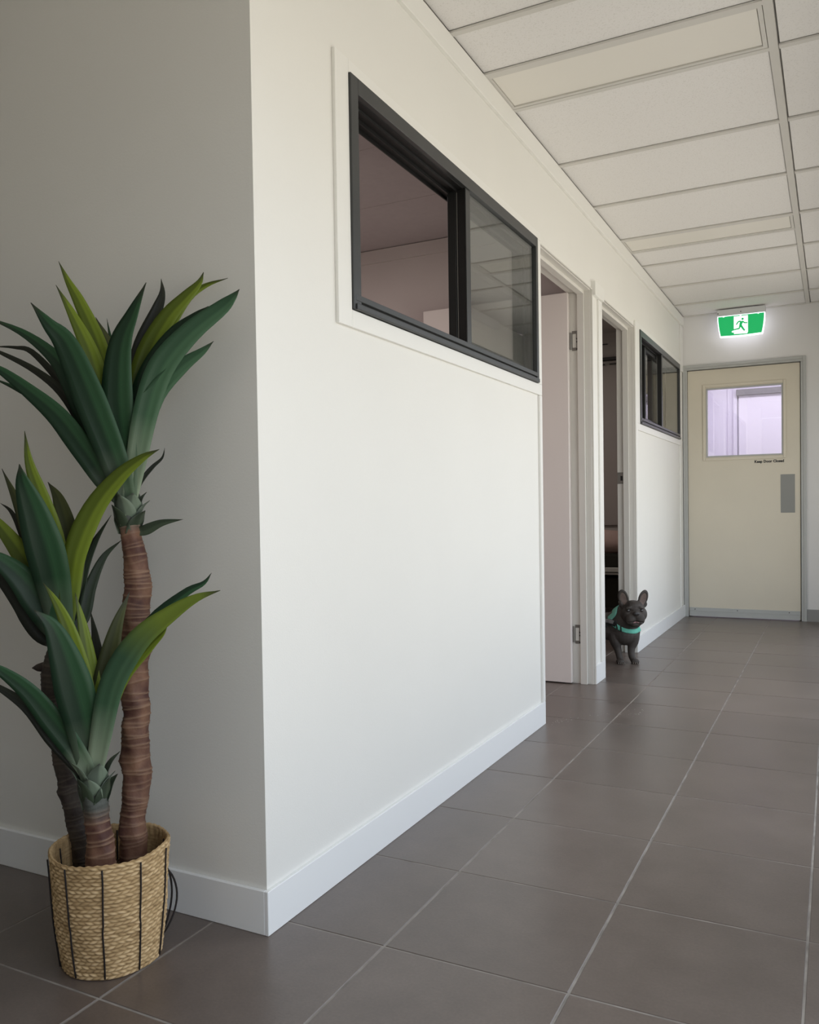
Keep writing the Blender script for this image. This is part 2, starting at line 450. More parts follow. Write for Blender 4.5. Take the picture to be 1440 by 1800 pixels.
trims(8, [((Xb, D2[1], BH + 0.0005), (0.0, 3.880, 2.071)), ((Xb, 3.8805, 1.396), (0.0, 5.545, 1.439)), ((Xb, 3.8805, 1.4395), (0.0, 3.949, 2.071)),
          ((Xb, 3.9495, 2.0385), (0.0, 5.545, 2.071)), ((Xb, 5.4765, 1.4395), (0.0, 5.545, 2.038)), ((Xb, 5.50, BH + 0.0005), (0.0, 5.545, 1.3955)), ((Xb, 5.545, 2.0), (-0.003, YE, 2.371))])

# ------------------------------------------------------------------ door frames and the open door
def jamb_set(n, y0, y1, z1, depth, keep_near=True):
    d = struct(empty('door_%d' % n, (-0.06, (y0 + y1) / 2, 0)))
    parts = []
    def prof(side):
        s = 1 if side == 'far' else -1
        yb = y1 if side == 'far' else y0
        f = lambda a, b, xa, xb: ((xa, min(yb - s * a, yb - s * b), 0), (xb, max(yb - s * a, yb - s * b), z1))
        return [f(0.0, 0.006, -0.012, -0.003), f(0.0, 0.010, -0.043, -0.0125), f(0.0, 0.026, -0.078, -0.0435), f(0.0, 0.010, -depth, -0.0785)]
    keep(boxes('door_jamb', prof('far'), M['jamb'], bevel=0.0008), d)
    if keep_near: keep(boxes('door_jamb', prof('near'), M['jamb'], bevel=0.0008), d)
    yi0, yi1 = y0 + 0.0, y1 - 0.0
    g = lambda a, b, xa, xb: ((xa, y0 + b + 0.0004, z1 - b), (xb, y1 - b - 0.0004, z1 - a))
    hd = [g(0, 0.006, -0.012, -0.003), g(0, 0.010, -0.043, -0.0125), g(0, 0.026, -0.078, -0.0435), g(0, 0.010, -depth, -0.0785)]
    keep(boxes('door_head', hd, M['jamb'], bevel=0.0008), d)
    return d
door1 = jamb_set(1, D1[0], D1[1], DZ, 0.132)
door2 = jamb_set(2, D2[0], D2[1], DZ, 0.1175)
# leaf of the first door, swung open into the room
leaf = keep(box('door_leaf', (-0.945, 2.764, 0.006), (-0.1215, 2.799, 2.022), M['doorleaf'], bevel=0.0015), door1)
leaf['label'] = 'pale door leaf swung open into the first room'
def hinge(z0, z1):
    bm = bmesh.new()
    y = 2.7995
    # frame plate with a raised pale centre
    add_box(bm, (-0.109, y - 0.0012, z0), (-0.079, y + 0.0003, z1))
    o = mesh_obj('hinge', bm, M['steel'], bevel=0.0004)
    keep(o, door1)
    bm = bmesh.new(); add_tube(bm, [(-0.1155, y - 0.004, z0 + 0.008), (-0.1155, y - 0.004, z1 - 0.008)], 0.0052, 10)
    c = mesh_obj('hinge_knuckle', bm, M['steel'], o, smooth=False); c.matrix_parent_inverse = Matrix.Identity(4)
    c = box('hinge_plate', (-0.106, y - 0.0020, z0 + 0.016), (-0.088, y - 0.0013, z1 - 0.016), M['jamb'], o)
    bm = bmesh.new()
    for zz in (z0 + 0.008, (z0 + z1) / 2 - 0.006, (z0 + z1) / 2 + 0.010):
        add_box(bm, (-0.0865, y - 0.0024, zz - 0.004), (-0.081, y - 0.0013, zz + 0.004))
    mesh_obj('hinge_screw', bm, M['black_print'], o)
hinge(1.726, 1.828); hinge(0.207, 0.306)
sp = keep(box('strike_plate', (-0.117, 3.8185, 1.058), (-0.079, 3.8198, 1.130), M['steel'], bevel=0.0004), door2)
sp['label'] = 'small steel strike plate on the jamb'
box('strike_hole', (-0.098, 3.8182, 1.078), (-0.085, 3.8186, 1.108), M['black_print'], sp).matrix_parent_inverse = Matrix.Identity(4)

# ------------------------------------------------------------------ sliding windows
def slider(n, y0, y1, z0, z1, split, sash0, open_left=True):
    w = struct(empty('window_%d' % n, (-0.05, (y0 + y1) / 2, z0)))
    xo, xi = 0.006, -0.100
    fw, ft = 0.038, 0.042
    g = 0.0008
    # outer frame: face flange then deep channels
    keep(boxes('window_frame', [
        ((xi, y0 + g, z0 + g), (xo, y0 + fw, z1 - g)), ((xi, y1 - 0.026, z0 + g), (xo, y1 - g, z1 - g)),
        ((xi, y0 + fw, z1 - ft), (xo, y1 - 0.026, z1 - g)),
        ((xi, y0 + fw, z0 + g), (xo, y1 - 0.026, z0 + 0.018)),
        ((xi, y0 + fw, z0 + 0.018), (xo - 0.010, y1 - 0.026, z0 + 0.040))], M['alu'], bevel=0.0010), w)
    # thin lip with a groove under it along the sill, drip edge below
    keep(boxes('sill_track', [((xo - 0.012, y0 + 0.010, z0 + 0.024), (xo + 0.001, y1 - 0.008, z0 + 0.040)),
                         ((xo, y0 + 0.010, z0 + 0.001), (xo + 0.005, y1 - 0.008, z0 + 0.016))], M['alu'], bevel=0.0010), w)
    keep(boxes('head_track', [((-0.034, y0 + fw, z1 - ft - 0.010), (-0.030, y1 - 0.026, z1 - ft)), ((-0.064, y0 + fw, z1 - ft - 0.012), (-0.060, y1 - 0.026, z1 - ft)),
                         ((-0.094, y0 + fw, z1 - ft - 0.012), (-0.090, y1 - 0.026, z1 - ft))], M['black']), w)
    zt, zb = z1 - ft, z0 + 0.040
    # fixed pane: one meeting stile, glass runs into the frame
    ms = keep(box('meeting_stile', (-0.030, split, zb), (-0.003, split + 0.036, zt), M['black']), w)  # shaded stile sides coloured black, the cap keeps the front lighter
    box('stile_cap', (-0.0028, split, zb), (0.001, split + 0.036, zt), M['alu'], ms, bevel=0.0008).matrix_parent_inverse = Matrix.Identity(4)
    keep(box('glint_strip', (-0.0335, split + 0.001, zb), (-0.0315, split + 0.004, zt), M['plate']), w)  # pale strip added for the thin reflected line between the sashes
    keep(box('glass_pane', (-0.008, split + 0.0365, zb - 0.002), (-0.004, y1 - 0.0265, zt + 0.001), M['glass']), w)
    keep(box('soffit_shade', (-0.099, y0 + fw, z1 - ft - 0.002), (-0.010, y1 - 0.027, z1 - ft - 0.0002), M['black']), w)  # black sheet put in for the shade under the window head
    # sliding sash on the inner track
    s1 = sash0 + (y1 - 0.026 - split)
    s1 = min(s1, y1 - 0.028)
    sash = keep(boxes('sliding_sash', [((-0.066, sash0, zb + 0.002), (-0.036, sash0 + 0.036, zt - 0.002)), ((-0.066, s1 - 0.036, zb + 0.002), (-0.036, s1, zt - 0.002)),
                                  ((-0.064, sash0 + 0.036, zb + 0.002), (-0.038, s1 - 0.036, zb + 0.030)), ((-0.064, sash0 + 0.036, zt - 0.032), (-0.038, s1 - 0.036, zt - 0.002))], M['sash'], bevel=0.001), w)
    gp = box('glass_pane', (-0.053, sash0 + 0.036, zb + 0.030), (-0.049, s1 - 0.036, zt - 0.032), M['glass'], sash)
    gp.matrix_parent_inverse = Matrix.Identity(4)
    return w
slider(1, *W1, 1.152, 1.150)
slider(2, *W2, 4.700, 4.290)

# ------------------------------------------------------------------ exit door at the corridor end
d3 = struct(empty('door_3', (0.45, YE + 0.05, 0)))
keep(boxes('door_frame', [((ex0 + 0.001, YE + 0.0005, 0), (0.026, YE + 0.10, ez - 0.028)), ((0.868, YE + 0.0005, 0), (ex1 - 0.001, YE + 0.10, ez - 0.028)), ((ex0 + 0.001, YE + 0.0005, ez - 0.0275), (ex1 - 0.001, YE + 0.10, ez - 0.001))], M['steel_frame'], bevel=0.0015), d3)
keep(boxes('door_frame', [((ex0 - 0.010, YE - 0.006, 0), (0.012, YE, ez + 0.010)), ((0.884, YE - 0.006, 0), (0.906, YE, ez + 0.010)), ((0.0125, YE - 0.006, ez - 0.010), (0.8835, YE, ez + 0.010))], M['steel_frame'], bevel=0.0015), d3)
gx0, gx1, gz0, gz1 = 0.168, 0.742, 1.300, 1.860
ly0, ly1 = YE + 0.022, YE + 0.062
lx0, lx1, lz1 = 0.0285, 0.8625, ez - 0.033
lf = keep(boxes('door_leaf', [((lx0, ly0, 0.006), (gx0, ly1, lz1)), ((gx1, ly0, 0.006), (lx1, ly1, lz1)), ((gx0, ly0, 0.006), (gx1, ly1, gz0)), ((gx0, ly0, gz1), (gx1, ly1, lz1))], M['cream']), d3)
lf['label'] = 'cream door leaf'
keep(boxes('door_stop', [((0.0265, ly1 + 0.001, 0), (0.045, YE + 0.095, ez - 0.029)), ((0.848, ly1 + 0.001, 0), (0.8675, YE + 0.095, ez - 0.029)), ((0.0455, ly1 + 0.001, ez - 0.050), (0.8475, YE + 0.095, ez - 0.029))], M['steel_frame']), d3)
bead = [((0.145, ly0 - 0.008, 1.274), (0.165, ly0 - 0.0004, 1.886)), ((0.743, ly0 - 0.008, 1.274), (0.763, ly0 - 0.0004, 1.886)),
        ((0.1655, ly0 - 0.008, 1.274), (0.7425, ly0 - 0.0004, 1.294)), ((0.1655, ly0 - 0.008, 1.866), (0.7425, ly0 - 0.0004, 1.886))]
keep(boxes('glazing_bead', bead, M['cream'], bevel=0.0015), d3)
ib = [((gx0, ly0 + 0.002, gz0), (gx0 + 0.012, ly1 - 0.002, gz1)), ((gx1 - 0.012, ly0 + 0.002, gz0), (gx1, ly1 - 0.002, gz1)),
      ((gx0 + 0.0125, ly0 + 0.002, gz0), (gx1 - 0.0125, ly1 - 0.002, gz0 + 0.012)), ((gx0 + 0.0125, ly0 + 0.002, gz1 - 0.012), (gx1 - 0.0125, ly1 - 0.002, gz1))]
keep(boxes('glazing_bead', ib, M['steel_frame'], bevel=0.001), d3)
keep(box('glass_pane', (gx0 + 0.0125, ly0 + 0.018, gz0 + 0.0125), (gx1 - 0.0125, ly0 + 0.023, gz1 - 0.0125), M['glass']), d3)
pp = keep(box('push_plate', (0.722, ly0 - 0.0022, 0.846), (0.824, ly0 - 0.0003, 1.146), M['plate'], bevel=0.0006), d3)
pp['label'] = 'grey metal push plate'
kp = keep(boxes('door_seal', [((lx0 + 0.004, ly0 - 0.014, 0.006), (lx1 - 0.004, ly0 - 0.0003, 0.046)), ((lx0 + 0.004, ly0 - 0.008, 0.0465), (lx1 - 0.004, ly0 - 0.0003, 0.076))], M['steel_frame'], bevel=0.001), d3)
kp['label'] = 'grey metal weather strip along the door bottom'
for xx in (0.075, 0.40, 0.78):
    bm = bmesh.new(); add_tube(bm, [(xx, ly0 - 0.0095, 0.062), (xx, ly0 - 0.0078, 0.062)], 0.004, 8)
    mesh_obj('screw', bm, M['black_print'], kp).matrix_parent_inverse = Matrix.Identity(4)
def text_mesh(name, body, size, m, parent, loc, rot, ext=0.0003, bold=0.0, sx=1.0):
    c = bpy.data.curves.new(name, 'FONT'); c.body = body; c.size = size; c.extrude = ext; c.offset = bold
    c.align_x = 'CENTER'; c.align_y = 'CENTER'; c.resolution_u = 2
    t = bpy.data.objects.new(name, c); COL.objects.link(t)
    dg = bpy.context.evaluated_depsgraph_get()
    me = bpy.data.meshes.new_from_object(t.evaluated_get(dg))
    bpy.data.objects.remove(t)
    o = bpy.data.objects.new(name, me); me.materials.clear(); me.materials.append(m)
    COL.objects.link(o); keep(o, parent)
    o.location = loc; o.rotation_euler = rot; o.scale = (sx, 1, 1)
    return o
lt = text_mesh('door_lettering', 'Keep Door Closed', 0.0285, M['black_print'], d3, (0.640, ly0 - 0.0006, 1.252), (math.radians(90), 0, 0), bold=0.0013, sx=0.97)
lt['label'] = 'black lettering reading Keep Door Closed'

# ------------------------------------------------------------------ exit sign
def exit_sign():
    e = empty('exit_sign', (0.453, YE - 0.10, 2.235))
    tag(e, 'glowing green running figure exit sign mounted at the ceiling above the cream door', 'sign')
    yf = YE - 0.120
    keep(box('sign_housing', (0.276, yf - 0.012, 2.398), (0.630, YE - 0.062, H - 0.002), M['white_plastic'], bevel=0.004, seg=2), e)
    M['sign_white'] = mat('lit_white_acrylic', (0.9, 0.92, 0.95), 0.4, emit=((0.93, 0.97, 1.0, 1), 0.95))
    M['sign_edge'] = mat('lit_diffuser_edge', (0.9, 0.9, 0.95), 0.4, emit=((0.88, 0.90, 1.0, 1), 1.35))
    M['sign_green'] = mat('lit_green_acrylic', (0.0, 0.3, 0.1), 0.4, emit=((0.012, 0.36, 0.095, 1), 0.9))
    # curved-in diffuser body: outline in xz, extruded in y
    n = 14
    def outline(inset):
        zt, zb = 2.400 - inset, 2.236 + inset
        pts = []
        for k in range(n + 1):
            t = k / n; z = zt + (zb - zt) * t
            pts.append((0.278 + 0.018 * t ** 1.8 + inset, z))
        for k in range(n + 1):
            t = k / n
            x = (0.296 + inset) + (0.607 - 0.296 - 2 * inset) * t
            pts.append((x, zb - 0.004 * math.sin(math.pi * t)))
        for k in range(n + 1):
            t = 1 - k / n; z = zt + (zb - zt) * t
            pts.append((0.626 - 0.018 * t ** 1.8 - inset, z))
        return pts
    def slab(name, pts, ya, yb, m, par=None):
        bm = bmesh.new()
        cl = []
        for p in pts:
            if not cl or (Vector(p) - Vector(cl[-1])).length > 1e-5: cl.append(p)
        a = [bm.verts.new((x, ya, z)) for x, z in cl]; b = [bm.verts.new((x, yb, z)) for x, z in cl]
        bm.faces.new(a); bm.faces.new(b[::-1])
        for k in range(len(cl)):
            bm.faces.new((a[k], b[k], b[(k + 1) % len(cl)], a[(k + 1) % len(cl)]))
        bmesh.ops.recalc_face_normals(bm, faces=bm.faces)
        bmesh.ops.triangulate(bm, faces=[f for f in bm.faces if len(f.verts) > 4])
        o = mesh_obj(name, bm, m)
        return keep(o, e) if par is None else par_id(o, par)
    def par_id(o, par):
        o.parent = par; return o
    slab('sign_diffuser', outline(0.0), yf, yf + 0.040, M['sign_edge'])
    g = slab('sign_face', outline(0.0070), yf - 0.0022, yf - 0.0004, M['sign_green'])
    g['label'] = 'green lit sign face'
    # white doorway panel and running figure
    dx0, dx1 = 0.400, 0.503
    zt, zb = 2.386, 2.247
    pic = slab('pictogram', [(dx0, zb + 0.002), (dx1 - 0.006, zb - 0.001), (dx1, zb + 0.010), (dx1, zt), (dx0, zt), (dx0, 2.277), (dx0 - 0.012, 2.275), (dx0 - 0.017, 2.268), (dx0 - 0.009, 2.262), (dx0 + 0.002, 2.262)], yf - 0.0032, yf - 0.0023, M['sign_white'])
    pic['label'] = 'white doorway behind a green running figure'
    u = lambda px, py: (0.2835 + (px - 280) / 960 * 0.337, 2.388 - (py - 300 + (px - 280) * 0.09) / 430 * 0.152)
    def limb(pts, w):
        bm = bmesh.new()
        P = [Vector((x, 0, z)) for x, z in pts]
        ll, rr = [], []
        for i, p in enumerate(P):
            t = (P[min(i + 1, len(P) - 1)] - P[max(i - 1, 0)]).normalized(); nn = Vector((-t.z, 0, t.x))
            ww = (w[i] if isinstance(w, (list, tuple)) else w) * 1.3
            ll.append(p + nn * ww); rr.append(p - nn * ww)
        q = [(v.x, v.z) for v in ll] + [(v.x, v.z) for v in rr[::-1]]
        return q
    ya, yb = yf - 0.0040, yf - 0.0033
    z = lambda px, py: (0.403 + (px - 610) / 280 * 0.100, 2.384 - (py - 295) / 400 * 0.137)
    figs = []
    c = z(782, 362); figs.append([(c[0] + 0.0088 * math.cos(a * math.pi / 8), c[1] + 0.0085 * math.sin(a * math.pi / 8)) for a in range(16)])
    figs.append(limb([z(765, 412), z(745, 470), z(735, 515)], [0.0085, 0.0075, 0.0065]))     # torso
    figs.append(limb([z(735, 410), z(692, 420), z(650, 482)], [0.0045, 0.0038, 0.0030]))     # back arm
    figs.append(limb([z(770, 412), z(825, 455), z(882, 460)], [0.0045, 0.0036, 0.0028]))     # front arm
    figs.append(limb([z(735, 500), z(712, 572), z(600, 590)], [0.0055, 0.0045, 0.0035]))     # back leg
    figs.append(limb([z(742, 500), z(785, 575), z(822, 630)], [0.0062, 0.0052, 0.0045]))     # front leg
    bm = bmesh.new()
    for q in figs:
        a = [bm.verts.new((x, ya, zz)) for x, zz in q]; b = [bm.verts.new((x, yb, zz)) for x, zz in q]
        bm.faces.new(a); bm.faces.new(b[::-1])
        for k in range(len(q)): bm.faces.new((a[k], b[k], b[(k + 1) % len(q)], a[(k + 1) % len(q)]))
    bmesh.ops.recalc_face_normals(bm, faces=bm.faces)
    bmesh.ops.triangulate(bm, faces=[f for f in bm.faces if len(f.verts) > 4])
    f = mesh_obj('running_figure', bm, M['sign_green'], pic); f.parent = pic
    for xx in (0.325, 0.450, 0.578): keep(box('sign_clip', (xx - 0.006, yf - 0.006, 2.388), (xx + 0.006, yf - 0.0001, 2.397), M['sign_white'], bevel=0.001), e)
    for xx in (0.285, 0.452):
        bm = bmesh.new(); add_tube(bm, [(xx, yf - 0.0135, 2.418), (xx, yf - 0.0118, 2.418)], 0.004, 8)
        keep(mesh_obj('screw', bm, M['black_print']), e)
exit_sign()

# ------------------------------------------------------------------ things in the second room
M['band'] = mat('dark_rail', (0.03, 0.028, 0.026), 0.5)
M['blind2'] = mat('taupe_blind_cloth', (0.36, 0.32, 0.30), 0.85)
rb = empty('roller_blind', (-1.2, 5.94, 0.8))
tag(rb, 'taupe roller blind pulled down, seen through the second doorway', 'blind')
keep(box('blind_rail', (-2.2, 5.905, 2.198), (-0.28, 5.948, 2.226), M['band'], bevel=0.004), rb)
bm = bmesh.new(); add_tube(bm, [(-2.2, 5.925, 2.182), (-0.28, 5.925, 2.182)], 0.014, 12)
keep(mesh_obj('blind_tube', bm, M['blind2'], smooth=True), rb)
keep(boxes('blind_bracket', [((-0.78, 5.908, 2.158), (-0.70, 5.914, 2.168)), ((-0.66, 5.908, 2.158), (-0.30, 5.914, 2.168))], M['band']), rb)
keep(box('blind_cloth', (-2.18, 5.930, 0.75), (-0.30, 5.933, 2.185), M['blind2']), rb)
vs = box('vent_slot', (-1.00, 5.940, 2.343), (-0.682, 5.949, 2.350), M['band'])
tag(vs, 'thin dark slot high on the wall of the second room', 'vent')
bn = empty('bench', (-0.9, 5.45, 0))
tag(bn, 'low pale-edged bench with a dark pad, deep in the second room', 'bench')
M['benchtop'] = mat('pale_bench_edge', (0.50, 0.50, 0.46), 0.5)
M['darkfab'] = mat('dark_fabric', (0.035, 0.034, 0.028), 0.9, spec=0.1)
keep(box('bench_top', (-1.6, 5.15, 0.395), (-0.2, 5.75, 0.430), M['benchtop'], bevel=0.003), bn)
keep(box('bench_rail', (-1.58, 5.17, 0.372), (-0.22, 5.73, 0.388), M['benchtop'], bevel=0.002), bn)
for xx in (-1.55, -0.27):
    for yy in (5.19, 5.69):
        keep(box('leg', (xx, yy, 0), (xx + 0.035, yy + 0.035, 0.390), M['darkfab']), bn)
keep(box('bench_pad', (-1.58, 5.17, 0.4305), (-0.22, 5.72, 0.535), M['darkfab'], bevel=0.012, seg=3), bn)
keep(box('under_bench_shade', (-1.5, 5.24, 0.10), (-0.28, 5.68, 0.34), M['darkfab'], bevel=0.01, seg=2), bn)  # dark block put in for the shade under the open bench
M['pink'] = mat('dusty_pink_cloth', (0.42, 0.30, 0.27), 0.9, spec=0.1, noise=(12, 0.06))
bm = bmesh.new()
bmesh.ops.create_uvsphere(bm, u_segments=28, v_segments=16, radius=1)
for v in bm.verts:
    x, y, z = v.co
    sq = lambda t: math.copysign(abs(t) ** 0.72, t)
    v.co = Vector((sq(x) * 0.26, sq(y) * 0.16, z * 0.095 * (1 + 0.22 * math.cos(3 * x + 1)))) + Vector((-0.53, 5.42, 0.612))
    if v.co.z < 0.536: v.co.z = 0.536
tag(mesh_obj('cushion', bm, M['pink'], smooth=True), 'dusty pink cushion lying on the dark bench pad', 'cushion')

# ------------------------------------------------------------------ dust on the floor
bm = bmesh.new()
for k in range(70):
    t = random.random()
    x = random.gauss(0.02 + 0.33 * t, 0.015); y = random.gauss(1.99 + 0.36 * t, 0.03)
    if t > 0.25 and t < 0.85 and random.random() < 0.5: continue
    if x < 0.004: continue
    s = random.uniform(0.0006, 0.0022)
    add_box(bm, (x, y, 0.0002), (x + s, y + s * random.uniform(0.6, 2), 0.0004 + s * 0.4))
M['dust'] = mat('white_dust', (0.7, 0.68, 0.66), 0.9)
tag(mesh_obj('plaster_dust', bm, M['dust']), 'white plaster crumbs on the floor tiles by the first doorway', 'dust', kind='stuff')

# ------------------------------------------------------------------ woven basket
BC = Vector((-0.253, -0.200, 0.0))
PHI0 = math.radians(-42.7)
def basket_r(t):                       # t = 0 bottom .. 1 rim
    return 0.0985 + 0.0170 * t + 0.0045 * math.sin(math.pi * t) + 0.0035 * t ** 6
BHT = 0.236
def rim_h(th):
    return BHT + 0.0022 * math.sin(2 * th + 0.6) + 0.0015 * math.sin(5 * th)
M['seagrass'] = mat('woven_seagrass', (0.40, 0.29, 0.165), 0.8, spec=0.2)
def seagrass():
    m = M['seagrass']; n = m.node_tree.nodes; l = m.node_tree.links; p = n['Principled BSDF']
    at = n.new('ShaderNodeAttribute'); at.attribute_name = 'strand'
    tc = n.new('ShaderNodeTexCoord'); mp = n.new('ShaderNodeMapping'); mp.inputs['Scale'].default_value = (1, 1, 4)
    nz = n.new('ShaderNodeTexNoise'); nz.inputs['Scale'].default_value = 55; nz.inputs['Detail'].default_value = 5
    l.new(tc.outputs['Object'], mp.inputs[0]); l.new(mp.outputs[0], nz.inputs['Vector'])
    ad = n.new('ShaderNodeMath'); ad.operation = 'MULTIPLY_ADD'; ad.inputs[1].default_value = 0.55; 
    l.new(nz.outputs['Fac'], ad.inputs[0]); 
    sc = n.new('ShaderNodeMath'); sc.operation = 'MULTIPLY'; sc.inputs[1].default_value = 0.55
    l.new(at.outputs['Fac'], sc.inputs[0]); l.new(sc.outputs[0], ad.inputs[2])
    cr = n.new('ShaderNodeValToRGB')
    e = cr.color_ramp.elements
    e[0].position = 0.18; e[0].color = (0.13, 0.074, 0.032, 1)
    e[1].position = 0.85; e[1].color = (0.70, 0.51, 0.29, 1)
    x = e.new(0.5); x.color = (0.47, 0.315, 0.155, 1)
    l.new(ad.outputs[0], cr.inputs[0]); l.new(cr.outputs[0], p.inputs['Base Color'])
    bp = n.new('ShaderNodeBump'); bp.inputs['Strength'].default_value = 0.5; bp.inputs['Distance'].default_value = 0.001
    l.new(nz.outputs['Fac'], bp.inputs['Height']); l.new(bp.outputs[0], p.inputs['Normal'])
seagrass()
bk = empty('woven_basket', BC)
tag(bk, 'round tan seagrass basket with dark vertical threads holding the artificial plant', 'basket')
def basket_mesh():
    bm = bmesh.new(); NT = 330; ROWS = 30; SUB = 6
    sl = bm.verts.layers.float.new('strand')
    rings = []
    rnd = [[random.random() for _ in range(90)] for _ in range(ROWS + 2)]
    NS = 44
    for i in range(ROWS * SUB + 1):
        t = i / (ROWS * SUB); row = min(int(t * ROWS), ROWS - 1); f = t * ROWS - row
        ring = []
        for k in range(NT):
            th = 2 * math.pi * k / NT
            wob = 0.12 * math.sin(3 * th + row)
            ph = NS * th / (2 * math.pi) + (0.5 if row % 2 else 0) + (0.55 * (f - 0.5) if row % 2 else -0.55 * (f - 0.5)) + wob
            cell = int(math.floor(ph)) % NS; g = ph - math.floor(ph)
            s = math.sin(math.pi * g) ** 0.6
            pr = math.sin(math.pi * min(max(f, 0), 1)) ** 0.55
            rr = rnd[row][cell]
            h = s * pr * (0.75 + 0.5 * rr)
            r = basket_r(t) + 0.0030 * h - 0.001 + 0.0008 * math.sin(7 * th + 9 * t)
            z = t * rim_h(th)
            v = bm.verts.new((r * math.cos(th), r * math.sin(th), z + 0.0006))
            v[sl] = min(1, 0.15 + 0.75 * h * (0.6 + 0.6 * rr))
            ring.append(v)
        rings.append(ring)
    inner = []
    for i in range(25):
        t = 1 - i / 24
        ring = []
        for k in range(NT):
            th = 2 * math.pi * k / NT
            r = basket_r(t) - 0.0065 + 0.0008 * math.sin(40 * th + 20 * t * (1 if i % 2 else -1))
            v = bm.verts.new((r * math.cos(th), r * math.sin(th), max(0.004, t * rim_h(th) - (0.0015 if i == 0 else 0)))); v[sl] = 0.30 + 0.25 * random.random()
            ring.append(v)
        inner.append(ring)
    allr = rings + [[]]
    seq = rings[:]
    # rounded rim
    rimr = []
    for k in range(NT):
        th = 2 * math.pi * k / NT
        r = basket_r(1) - 0.0025; v = bm.verts.new((r * math.cos(th), r * math.sin(th), rim_h(th) + 0.0022 + 0.0009 * math.sin(44 * th))); v[sl] = 0.5 + 0.4 * random.random()
        rimr.append(v)
    seq = rings + [rimr] + inner
    for a, b in zip(seq, seq[1:]):
        for k in range(NT):
            bm.faces.new((a[k], a[(k + 1) % NT], b[(k + 1) % NT], b[k]))
    bm.faces.new(rings[0][::-1]); bm.faces.new(inner[-1])
    return bm
body = mesh_obj('basket_body', basket_mesh(), M['seagrass'], bk, smooth=True)
M['thread'] = mat('dark_cord', (0.012, 0.008, 0.008), 0.7)
for j in range(10):
    th = PHI0 + math.radians(-8 + 36 * j)
    jog = 0.012 * (1 if j % 2 else -1)
    pts = []
    for i in range(15):
        t = 0.02 + 0.95 * i / 14
        a = th + (jog * 1.2 if t < 0.48 else -jog * 0.2) + 0.006 * math.sin(9 * t + j)
        r = basket_r(t) + 0.0030
        pts.append((r * math.cos(a), r * math.sin(a), t * BHT))
    bm = bmesh.new(); add_tube(bm, pts, 0.0017, 6)
    pi_ = []
    for i in range(7):
        t = 0.60 + 0.34 * i / 6
        r = basket_r(t) - 0.0075
        pi_.append((r * math.cos(th), r * math.sin(th), t * BHT))
    add_tube(bm, pi_, 0.0016, 6)
    mesh_obj('thread', bm, M['thread'], body, smooth=True)
th = PHI0 + math.radians(94)
for dz, ex in ((0, 0.022), (1, 0.014)):
    pts = []
    for i in range(13):
        s = i / 12; t = 0.66 - 0.56 * s
        r = basket_r(t) + 0.003 + ex * math.sin(math.pi * s) ** 0.8
        a = th + 0.10 * dz + 0.05 * math.sin(math.pi * s)
        pts.append((r * math.cos(a), r * math.sin(a), t * BHT))
    bm = bmesh.new(); add_tube(bm, pts, 0.0021, 6)
    o = mesh_obj('handle_cord', bm, M['thread'], bk, smooth=True); o['label'] = 'dark cord handle'

